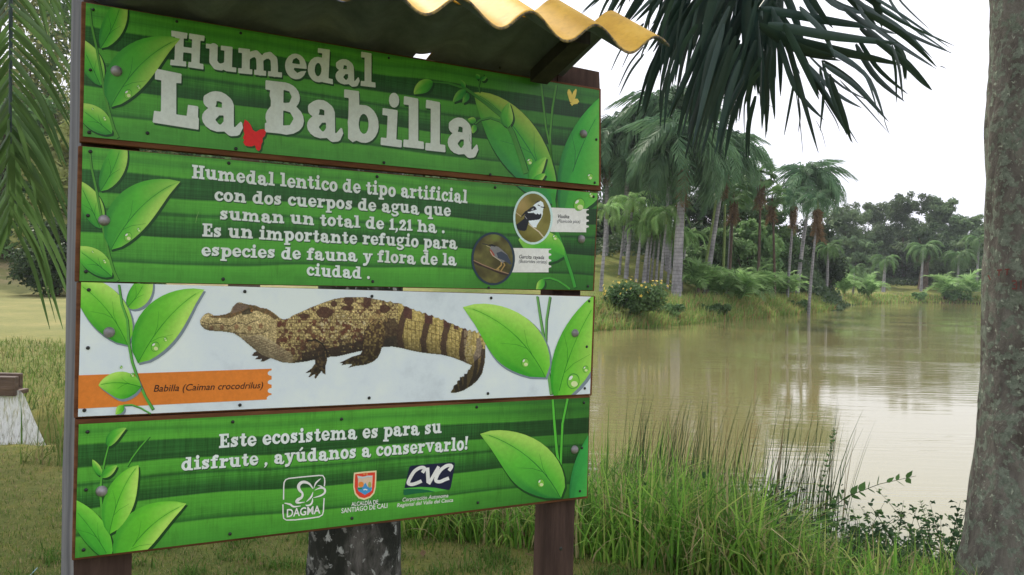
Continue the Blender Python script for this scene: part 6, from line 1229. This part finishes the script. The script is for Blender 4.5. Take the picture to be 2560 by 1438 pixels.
# head and throat
hd=(X<690); pt.fill(hd,(160,146,112),.6); pt.C[hd]+=((n4-.5)*40)[hd][:,None]
hdt=z1([(560,350),(640,215),(830,240),(1080,295),(1250,430),(1200,460),(1100,390),(950,330),(800,330),(560,430),(380,430),(300,430),(230,400),(320,395),(480,378)]); pt.fill(pt.inpoly(hdt),(84,68,46),.85); pt.fill(pt.inpoly(hdt)&(n3>.6),(120,88,56),.6)
pt.fill(pt.inpoly(z1([(570,340),(590,270),(650,215),(760,235),(830,270),(700,330),(560,370)])),(108,92,84),.8); pt.fill(pt.inpoly(z1([(720,340),(820,290),(900,310),(860,370),(720,390)])),(48,44,34),.8)
m_=(((X-z1([(860,325)])[0][0])**2+(Y-z1([(860,325)])[0][1])**2)<12); pt.fill(m_,(150,104,52)); m_=(((X-z1([(868,322)])[0][0])**2+(Y-z1([(868,322)])[0][1])**2)<2.6); pt.fill(m_,(14,12,10))
pt.line(z1([(135,490),(250,520),(330,510),(420,510),(480,545),(560,550),(620,510),(680,500),(780,530),(860,490),(960,460)]),1.9,(58,44,36),.95)
for cx,cy in [(430,570),(640,560),(830,580),(280,580),(990,550)]: c_=z1([(cx,cy)])[0]; pt.fill(np.hypot((X-c_[0])*1.3,Y-c_[1])<7,(118,78,58),.6)
pt.line(z1([(520,640),(700,655),(850,665),(1000,650),(1100,610)]),1.8,(76,60,50),.9)
pt.line(z1([(1180,420),(1230,500),(1210,600)]),1.5,(110,90,70),.6)
thr=pt.inpoly(z1([(700,690),(1000,680),(1150,760),(1300,860),(1450,960),(1450,1080),(1300,1075),(1150,1020),(1010,965),(900,890),(780,790)])); pt.fill(thr,(172,160,132),.7)
for i in range(13):
    a0=z1([(700+55*i*.9,740+25*i)])[0]; b0=z1([(900+50*i,700+22*i)])[0]; m=(pt.dist([a0,b0])<.8)&thr; pt.fill(m,(108,88,66),.7)
for i in range(4): m=(pt.dist(z1([(720+60*i,730-8*i),(1000+70*i,930-30*i),(1300+50*i,1060-40*i)]))<.7)&thr; pt.fill(m,(112,92,70),.6)
pt.fill(pt.inpoly(foot)&~pt.inpoly(body),(84,66,62),.8)
# painted modelling of the body in the picture
cen=np.interp(X,[500,560,640,700,760,840,920,1000,1080,1150,1215],[800,806,822,838,838,824,818,818,832,852,880]); hal=np.interp(X,[500,560,640,700,760,840,920,1000,1080,1150,1215],[18,28,50,72,80,74,64,56,50,52,60])
q_=np.clip((Y-cen)/hal,-1.2,1.2); sh_=1.06-.10*q_-.34*np.clip(q_-.15,0,1)**1.1-.20*np.clip(-q_-.72,0,1); pt.C*=sh_[...,None]*np.array((.92,.90,.88)); pt.C*=(.80+.34*n4)[...,None]
# ink outline
ed=pt.M.copy(); inn=pt.M.copy()
for ax_ in (0,1):
    for s_ in (-1,1): inn&=np.roll(pt.M,s_,ax_)
pt.fill(pt.M&~inn,(56,46,38),.8)
pt.build('printed_caiman',planks[2],.0009,'printed picture of a spotted brown caiman facing left')
# birds
def oval(par,cx,cy,rx,ry,rim,rimw,label,paintf):
    k=Ink(); k.ell(cx,cy,rx,ry,A_(rim),.0015,n=48); k.build('picture_rim',par,'rim of the oval '+label)
    p=Paint(cx-rx,cy-ry,cx+rx,cy+ry,.8); p.M=(((p.X-cx)/(rx-rimw))**2+((p.Y-cy)/(ry-rimw))**2)<1; paintf(p); p.build('printed_bird',par,.0019,label)
def b1(p):
    z=lambda pts:[(1270+x/9.585,470+y/9.585) for x,y in pts]
    g=fbm(p.X,p.Y,0,.03,2); p.C[:]=np.array((104,98,42)); p.C+=((g-.5)*50)[...,None]; m=((p.X-1300)/26)**2+((p.Y-520)/34)**2<1; d=np.clip(1-(((p.X-1302)/30)**2+((p.Y-515)/38)**2),0,1)[...,None]; p.C=p.C*(1-d*.7)+np.array((168,140,92))*d*.7
    W_=(205,214,222); K_=(16,20,30)
    p.line(z([(165,570),(310,680)]),2,(176,160,130)); p.line(z([(500,870),(620,960),(740,1050),(860,1190)]),3,(184,172,150))
    p.fill(p.inpoly(z([(640,390),(700,330),(780,310),(840,350),(860,440),(840,520),(830,640),(800,720),(740,820),(690,900),(680,950),(600,940),(520,860),(490,800),(560,700),(540,560),(600,430)])),W_)
    p.fill(p.inpoly(z([(640,390),(670,340),(720,305),(770,315),(700,350)])),K_)
    p.fill(p.inpoly(z([(620,430),(660,460),(690,520),(620,540),(540,560),(470,570),(300,730),(330,660),(410,560),(470,530),(540,470)])),K_)
    p.fill(p.inpoly(z([(440,570),(600,590),(680,640),(700,610),(750,640),(790,610),(805,650),(790,720),(740,760),(600,775),(480,790),(380,760),(400,660)])),K_)
    p.fill(p.inpoly(z([(470,575),(590,575),(600,600),(480,598)])),W_); p.fill(p.inpoly(z([(560,520),(610,490),(615,510),(570,525)])),W_)
    p.fill(p.inpoly(z([(380,740),(500,790),(480,870),(440,1010),(390,1035),(270,1015),(200,960),(175,900)])),K_)
    p.line(z([(790,455),(885,470)]),2.4,K_); p.line(z([(720,410),(760,430)]),2.4,K_); p.line(z([(410,680),(450,740)]),1.3,(150,150,160))
def b2(p):
    z=lambda pts:[(1170+x/9.585,570+y/9.585) for x,y in pts]
    g=fbm(p.X,p.Y,2,.05,3); p.C[:]=np.array((72,68,34)); p.C+=((g-.5)*70)[...,None]*np.array((1,1.05,.6)); d=np.clip(1-(((p.X-1238)/16)**2+((p.Y-592)/14)**2),0,1)[...,None]; p.C=p.C*(1-d*.7)+np.array((100,122,48))*d*.7
    p.line(z([(120,790),(250,870),(350,900),(500,960),(650,1020),(800,1080),(980,1120)]),7,(46,34,28)); p.line(z([(120,770),(350,880),(650,1000),(980,1100)]),2.2,(140,112,90))
    p.fill(p.inpoly(z([(540,440),(600,430),(720,450),(820,530),(940,640),(1050,860),(1020,870),(880,800),(820,850),(770,800),(680,710),(600,680),(530,570),(530,480)])),(112,112,116))
    p.fill(p.inpoly(z([(680,600),(800,560),(940,650),(1050,860),(1010,880),(860,780),(720,720)])),(52,60,76)); p.fill(p.inpoly(z([(520,510),(560,520),(640,640),(630,690),(580,670),(530,590)])),(140,66,54)); p.line(z([(535,560),(600,670),(780,790)]),1.6,(170,160,140))
    p.fill(p.inpoly(z([(500,400),(580,385),(680,435),(640,450),(540,430)])),(18,20,26)); p.line(z([(350,378),(440,395),(540,440)]),2.4,(40,42,40)); p.line(z([(440,425),(540,465)]),1.6,(160,150,110))
    p.line(z([(800,830),(800,890),(700,990)]),3.2,(160,132,78)); p.line(z([(860,850),(880,890),(790,1030)]),3,(150,122,72)); p.line(z([(640,995),(740,1000)]),2.6,(150,122,72))
oval(planks[1],1332.5,545,49.5,66.5,(178,203,205),5,'printed picture of a black and white bird on a twig',b1)
oval(planks[1],1233,647,54.5,66.5,(32,50,66),5,'printed picture of a grey heron on a branch',b2)
# ---------------- plank 3 print
q=PANELS[2]; k=Ink()
og=A_((196,112,40)); top=[(200+(680-200)*t, 938+(922-938)*t) for t in (0,1)]
pts=[(196.4,938.5),(679,922)]
ys4=[(926,940),(949,962),(970,984)]
for ya,yb in ys4: pts+= [(679,ya),(673,ya+1.5),(669.5,(ya+yb)/2-2),(669.5,(ya+yb)/2+3),(673,yb-1.5),(679,yb)]
pts+= [(679,987),(672,989),(667,994),(667,999),(195.4,1022)]
k.poly(pts,og,.0006); k.build('printed_band',planks[2],'orange printed band with a scalloped end')
k=Ink(); sans(k,'Babilla (Caiman crocodrilus)',(384,979.5),(656,970.5),17,A_((45,20,18)),.0011,.22,.006); k.build('lettering',planks[2],'dark italic lettering on the orange band')
k=Ink()
leafp(k,q,(319,863),(160,690),44,40,(28,-36),.0012,G3,2); leafp(k,q,(317,770),(372,672),20,26,(14,8),.0009,G3,2)
stemp(k,[(297,712),(304,760),(318,800),(322,862),(330,905),(345,950),(362,990),(389,1035)],(5,7),q,.0015,(80,150,60))
leafp(k,q,(345,908),(503,726),50,40,(-16,-34),.0017,G3,2,tipcurl=(8,-2)); leafp(k,q,(353,968),(246,964),34,24,(-6,-18),.0018,G3,2)
stemp(k,[(308,1013),(330,1012),(352,1020),(376,1034)],3.5,q,.0014,(80,150,60)); leafp(k,q,(308,1013),(289,1036),7,9,(2,3),.0016,G3,2,False)
drop(k,388,867,13,.0021); drop(k,414,849,6,.0021); drop(k,303,918,4,.0022); drop(k,331,938,6,.0022)
k.build('printed_spray',planks[2],'printed leafy spray at the left end')
k=Ink()
stemp(k,[(1343,741),(1350,790),(1358,840),(1366,900),(1378,986)],(5,7),q,.0007,(95,150,80)); stemp(k,[(1375,742),(1366,800),(1364,860),(1366,900)],5,q,.0007,(95,150,80))
leafp(k,q,(1364,944),(1163,766),64,44,(34,-46),.0011,G3,2,tipcurl=(-6,2)); leafp(k,q,(1392,1005),(1520,715),34,56,(-30,-24),.0012,G3,2)
drop(k,1313,907,12,.0016,0); drop(k,1433,953,20,.0016,10); drop(k,1464,923,9,.0016,10)
k.build('printed_spray',planks[2],'two large printed leaves at the right end')
# ---------------- plank 4 print
q=PANELS[3]; k=Ink()
stemp(k,[(271,1116),(262,1150),(254,1190),(250,1230),(256,1290),(266,1340),(276,1390)],(3,8),q,.0009,(75,150,50)); stemp(k,[(374,1091),(350,1118),(330,1145),(318,1166)],3,q,.0009,(75,150,50))
leafp(k,q,(270,1117),(316,1070),14,9,(-10,-5),.0011,GL,1,False); leafp(k,q,(253,1190),(231,1149),8,8,(0,0),.0011,GL,1,False); leafp(k,q,(254,1194),(293,1164),10,9,(0,-2),.0011,GL,1,False)
leafp(k,q,(273,1336),(346,1163),30,34,(-16,-26),.0013,((55,140,40),(90,175,45),(160,205,90)),1); leafp(k,q,(300,1420),(462,1262),50,30,(-26,-34),.0012,((55,140,40),(90,175,45),(160,205,90)),1,tipcurl=(4,-3)); leafp(k,q,(275,1400),(150,1240),26,30,(10,-20),.0011,((45,130,40),(70,160,45),(110,185,60)),1)
k.build('printed_spray',planks[3],'printed leafy sprays at the left end')
k=Ink(); stemp(k,[(1382,999),(1386,1060),(1392,1130),(1400,1180),(1402,1240)],(5,7),q,.0007,(75,165,50)); stemp(k,[(1419,997),(1406,1060),(1403,1130),(1400,1200)],5,q,.0007,(75,165,50))
leafp(k,q,(1402,1246),(1204,1082),60,42,(36,-40),.0011,((30,110,45),(80,165,50),(150,190,85)),1,tipcurl=(-4,3)); leafp(k,q,(1430,1270),(1520,1030),20,38,(-16,-14),.0010,((28,110,55),(45,140,60),(90,170,70)),1,False); drop(k,1352,1208,11,.0016,0)
k.build('printed_spray',planks[3],'large printed leaf and stems at the right end')
# emblems: white rounded frame with abstract butterfly
W2=A_((222,232,220)); k=Ink(); o_=(680,1140); z=lambda pts:[(680+x/5.12,1140+y/5.12) for x,y in pts]
k.stroke(z([(148,560),(150,400),(155,340),(175,305),(215,288),(400,268),(600,250),(650,252),(672,285),(676,330),(670,390)]),3,W2,.0010)
k.stroke(z([(140,620),(142,740),(150,800),(185,822),(300,818),(500,795),(600,780),(645,755),(658,710),(662,620),(668,540)]),3,W2,.0010)
def bstroke(pts,ws): 
    P=z(pts); n=len(P); out_=[];
    for i in range(n-1):
        for t in np.linspace(0,1,5)[:-1]:
            p0,p1,p2,p3=[np.array(P[min(max(i+d,0),n-1)]) for d in (-1,0,1,2)]; out_.append(tuple(.5*((2*p1)+(p2-p0)*t+(2*p0-5*p1+4*p2-p3)*t*t+(3*p1-p0-3*p2+p3)*t**3)))
    out_.append(P[-1]); k.stroke(out_,list(np.interp(np.linspace(0,n-1,len(out_)),range(n),ws)),W2,.0011)
bstroke([(525,420),(480,360),(420,335),(370,345),(340,390),(355,440),(390,480),(380,530),(335,560),(315,590),(350,600),(420,590)],[2,5,7,7.5,8,7,5,6,8,7,4,1])
bstroke([(535,415),(560,350),(600,310),(625,290)],[1,4,3.5,1]); bstroke([(585,380),(620,385),(655,405)],[1,3,2]); bstroke([(545,440),(620,410),(670,420),(675,470),(620,510),(530,535)],[1,4,5.5,5,4,1])
bstroke([(525,460),(505,520),(470,560),(440,585)],[1,4.5,3.5,1]); bstroke([(520,540),(515,590),(490,625),(450,635),(430,625)],[1,4.5,4.5,4,1]); bstroke([(160,605),(230,620),(280,650),(370,640)],[2,5,4.5,1])
sans(k,'DAGMA',(716.5,1293),(800.5,1283),20,W2,.0012,0,.02); k.build('emblem',planks[3],'white framed emblem with an abstract butterfly')
# shield
k=Ink(); sh=[(1048,215),(1190,198),(1338,187),(1335,300),(1330,400),(1310,480),(1260,535),(1180,565),(1110,545),(1060,490),(1040,400),(1043,300)]
k.poly(z(sh),A_((226,190,150)),.0008); c_=np.array((1190,370)); k.poly(z([tuple(c_+(np.array(p)-c_)*.88) for p in sh]),A_((196,58,42)),.0010)
k.poly(z([(1090,250),(1160,265),(1220,255),(1290,250),(1285,330),(1280,400),(1280,440),(1190,495),(1110,440),(1100,380),(1100,300)]),A_((196,170,150)),.0012)
k.poly(z([(1090,405),(1160,400),(1180,360),(1200,345),(1220,390),(1280,405),(1270,450),(1190,500),(1105,450)]),A_((60,130,180)),.0014); k.ell(*z([(1140,365)])[0],7,7,A_((214,120,50)),.0015,n=12); k.ell(*z([(1250,370)])[0],4,8,A_((150,150,80)),.0015,n=12)
k.poly(z([(1095,405),(1160,405),(1150,425),(1100,428)]),A_((40,120,60)),.0016); k.stroke(z([(1170,435),(1195,428),(1220,436)]),3,A_((220,225,225)),.0017); k.stroke(z([(1100,270),(1160,280),(1220,262),(1280,262)]),4,A_((170,180,190)),.0016)
for xx_ in (1180,1215): k.ell(*z([(xx_,232)])[0],3,3,A_((230,120,70)),.0016,n=8)
sans(k,'ALCALDÍA DE',(878,1265.5),(945,1259),10,W2,.0012,0,.012); sans(k,'SANTIAGO DE CALI',(853,1283),(968,1269),12,W2,.0012,0,.012); k.build('emblem',planks[3],'red shield emblem with white words below')
# navy emblem
k=Ink(); k.poly(z([(1760,140),(1790,125),(2310,80),(2340,90),(2338,130),(2290,400),(2270,435),(2240,435),(2080,405),(1900,395),(1695,412),(1700,390)]),A_((18,22,52)),.0009)
k.poly(z([(1685,430),(1760,422),(1900,425),(2010,440),(2090,462),(2000,465),(1850,480),(1700,505),(1682,490)]),A_((18,92,58)),.0009)
k.poly(z([(1688,415),(1900,397),(2090,408),(2240,437),(2090,460),(2000,438),(1900,423),(1690,428)]),A_((72,160,60)),.0008)
def cst(pts,w):
    P=z(pts); n=len(P); o2=[]
    for i in range(n-1):
        for t in np.linspace(0,1,5)[:-1]:
            p0,p1,p2,p3=[np.array(P[min(max(i+d,0),n-1)]) for d in (-1,0,1,2)]; o2.append(tuple(.5*((2*p1)+(p2-p0)*t+(2*p0-5*p1+4*p2-p3)*t*t+(3*p1-p0-3*p2+p3)*t**3)))
    o2.append(P[-1]); k.stroke(o2,w,W2,.0012)
cst([(1925,215),(1955,160),(1900,150),(1820,200),(1760,300),(1745,350),(1790,365),(1860,345),(1915,320)],8.5); k.stroke(z([(1990,150),(2000,345)]),9,W2,.0012); k.stroke(z([(2135,135),(2005,360)]),8,W2,.0013); cst([(2265,190),(2300,130),(2240,125),(2160,180),(2105,270),(2100,320),(2150,330),(2210,305),(2265,285)],8.5)
sans(k,'Corporación Autonoma',(1005,1254),(1120,1243),9.5,W2,.0012,.2,.010); sans(k,'Regional del Valle del Cauca',(992,1268),(1132,1254),9.5,W2,.0012,.2,.010); k.build('emblem',planks[3],'navy emblem with three white letters and words below')
# small scratch
k=Ink(); k.stroke([(497,529),(492,543),(489,557)],[.6,1.1,.6],A_((120,160,90)),.0010); k.build('scratch',planks[1])
# ------------------------------------------------------------ posts
def post(cx_px,py,wm,dm,rot,z0,z1_,off,mi):
    """square post: front left corner seen at pixel cx_px"""
    c=SP(cx_px,py,off); c=Vector((c.x,c.y,0)); U2=Matrix.Rotation(rot,3,'Z')@SU; N2=Matrix.Rotation(rot,3,'Z')@SN
    mb=MB(); cs=[c,c+U2*wm,c+U2*wm-N2*dm,c-N2*dm]
    nz_=24; V=[]
    for i in range(nz_+1):
        z=z0+(z1_-z0)*i/nz_
        for p in cs: V.append(loc((p.x+random.uniform(-.0012,.0012),p.y+random.uniform(-.0012,.0012),z)))
    mb.add(V,[(i*4+j,i*4+(j+1)%4,(i+1)*4+(j+1)%4,(i+1)*4+j) for i in range(nz_) for j in range(4)],0)
    mb.m=[mi[j] for i in range(nz_) for j in range(4)]
    mb.add([V[q] for q in range(4)],[(3,2,1,0)],0); mb.add([V[-4+q] for q in range(4)],[(0,1,2,3)],0)
    return mb.build('post',[M['post_front'],M['post_grey']],sign,bevel=0)
MPX=1.9/FPX
p_l=post(183,1395,.125,.12,math.radians(10),-.3,2.22,-.0315,(0,0,0,1)); tag(p_l,'left post, grey weathered side and brown front')
p_r=post(1366,1340,.098,.07,0,-.3,2.15,-.034,(0,0,0,0)); tag(p_r,'right post, dark red brown with a bolt hole')
a=SP(1402,1372,-.0335); dome(1402,1372,.006,.002,'bolt_hole',M['screw'],p_r,-.0338)
# ------------------------------------------------------------ roof
E0=at(1330,55,1.914); wE=(E0-SO).dot(SN); uE=(E0-SO).dot(SU); zE=E0.z
def u_at(px,py,off,z=None):
    r=ray(px,py); kk=(SO+SN*off-CAMP).dot(SN)/r.dot(SN); return (CAMP+r*kk-SO).dot(SU)
PER=.177; AMP=.026; uLow=u_at(1245,76,wE); uR=u_at(1672,118,wE); uL=-.03
zR=(SP(1500,34,.0)).z; 
m,n,b,o=mat('yellow painted roofing'); nz=noise(n,7,6,.7); nz2=noise(n,55,3,.6)
c=ramp(n,nz.outputs[0],[(.3,(.48,.27,.03)),(.6,(.64,.385,.05)),(.8,(.68,.45,.10))]).outputs[0]; c=mixc(n,.35,c,ramp(n,nz2.outputs[0],[(.3,(.6,.6,.6)),(.5,(1,1,1))]).outputs[0],'MULTIPLY'); n.links.new(c,b.inputs['Base Color']); b.inputs['Roughness'].default_value=.6; b.inputs['Specular IOR Level'].default_value=.3; bump(n,b,nz2.outputs[0],.15,.003); M['roof_top']=m
m,n,b,o=mat('grey fibre cement underside'); nz=noise(n,3.5,6,.7,dist=.6); nz2=noise(n,30,4,.7)
c=ramp(n,nz.outputs[0],[(.3,(.055,.066,.095)),(.55,(.10,.115,.155)),(.75,(.17,.175,.205))]).outputs[0]; c=mixc(n,.5,c,ramp(n,nz2.outputs[0],[(.3,(.7,.7,.7)),(.6,(1.1,1.1,1.1))]).outputs[0],'MULTIPLY'); n.links.new(c,b.inputs['Base Color']); b.inputs['Roughness'].default_value=.9; bump(n,b,nz2.outputs[0],.4,.004); M['roof_under']=m
m,n,b,o=mat('worn yellow sheet edge'); nz=noise(n,60,4,.7); n.links.new(ramp(n,nz.outputs[0],[(.4,(.05,.05,.055)),(.6,(.34,.24,.09))]).outputs[0],b.inputs['Base Color']); b.inputs['Roughness'].default_value=.8; M['roof_edge']=m
def roof_sheet(u0,u1,wa,za,wb,zb,label,hole=None,jag=0):
    nu=int((u1-u0)/PER*18); nw=40; us=np.linspace(u0,u1,nu+1); th_=.0065; V=[];
    for side in (0,1):
        for i in range(nw+1):
            t=i/nw; 
            for u_ in us:
                z=za+(zb-za)*t-AMP*(1-(.8*min(1,t*1.6) if wb<wa else 0))*math.cos(2*math.pi*(u_-uLow)/PER)-(th_ if side else 0)
                w_=wa+(wb-wa)*t+(jag*(vnoise(np.array([u_*14]),0.,float(side)*0)[0]-.5) if i==nw else 0)
                V.append(loc(SL(u_,z,w_)))
    n1_=(nu+1); F=[];MI=[]; S=(nw+1)*n1_; alive=np.ones((nw,nu),bool)
    if hole is not None:
        for i in range(nw):
            for j in range(nu):
                if hole(us[j],i/nw): alive[i,j]=False
    for i in range(nw):
        for j in range(nu):
            if not alive[i,j]: continue
            a_=i*n1_+j; F.append([a_,a_+1,a_+n1_+1,a_+n1_]); MI.append(0); F.append([S+a_,S+a_+n1_,S+a_+n1_+1,S+a_+1]); MI.append(1)
    for j in range(nu):
        a_=j; F.append([a_,S+a_,S+a_+1,a_+1]); MI.append(0); a_=nw*n1_+j; F.append([a_,a_+1,S+a_+1,S+a_]); MI.append(2)
    for i in range(nw):
        a_=i*n1_; F.append([a_,a_+n1_,S+a_+n1_,S+a_]); MI.append(1); a_=i*n1_+nu; F.append([a_,S+a_,S+a_+n1_,a_+n1_]); MI.append(2)
    o=link('roof_sheet',mesh_np('roof_sheet',np.array([tuple(v) for v in V]),np.array(F),True,None,MI),sign,[M['roof_top'],M['roof_under'],M['roof_edge']]); o['label']=label; return o
wR=.25; zR=zE+.112; uH=u_at(1062,142,.0)
roof_sheet(uL,uR,wR+.004,zR,wE,zE,'front slope of yellow corrugated roofing with wavy eave',jag=.012)

roof_sheet(uL+.05,uR-.005,wR-.004,zR-.002,-.30,zR-.165,'rear slope of corrugated roofing, dark grey underneath',hole=lambda u_,t: abs(u_-uH)<.026 and .45<t<.60)
# rafters and rails that carry the roof
def bar(p,q,s,name,mt=None):
    V,Q=tube([loc(p),loc(q)],[s,s],4); return link(name,mesh_np(name,V,Q),sign,mt or M['post_front'])
uPL=u_at(300,30,.10); uPR=u_at(1385,150,.10)
M['timber']=bark('dark roof timber',[(.3,(.018,.018,.022)),(.7,(.05,.045,.045))],9,(2,2,.25),.4,.004)
for u_ in (uPR,):
    zf=lambda w_: zR-.030-(.25-w_)*.30; mb=MB(); f=[(.02,zf(.02)-.034),(.235,zf(.235)-.034),(.235,zf(.235)),(.02,zf(.02))]; mb.prism([loc(SL(u_-.028,z,w_)) for w_,z in f],[loc(SL(u_+.028,z,w_)) for w_,z in f]); mb.build('rafter',M['timber'],sign)
k=MB(); f=[loc(SP(x,y,-.036)) for x,y in ((1352,150),(1498,180),(1500,226),(1352,204))]; kk=[v-SN*.05 for v in f]; k.prism(f,kk); k.build('rail',M['post_front'],sign)

# ------------------------------------------------------------------ haze
hz=MB(); bxx=(-262,-262,-4.5),(262,262,27)
(x0,y0,z0),(x1,y1,z1_)=bxx
hz.add([(x0,y0,z0),(x1,y0,z0),(x1,y1,z0),(x0,y1,z0),(x0,y0,z1_),(x1,y0,z1_),(x1,y1,z1_),(x0,y1,z1_)],[(0,3,2,1),(4,5,6,7),(0,1,5,4),(1,2,6,5),(2,3,7,6),(3,0,4,7)])
m=bpy.data.materials.new('haze'); m.use_nodes=True; n=m.node_tree; n.nodes.clear(); o=n.nodes.new('ShaderNodeOutputMaterial'); v=n.nodes.new('ShaderNodeVolumePrincipled')
v.inputs['Color'].default_value=(.86,.92,1,1); v.inputs['Density'].default_value=.00035; v.inputs['Anisotropy'].default_value=.3; n.links.new(v.outputs[0],o.inputs['Volume'])
tag(hz.build('haze',m),'pale humid haze in the air over the pond',kind='stuff')
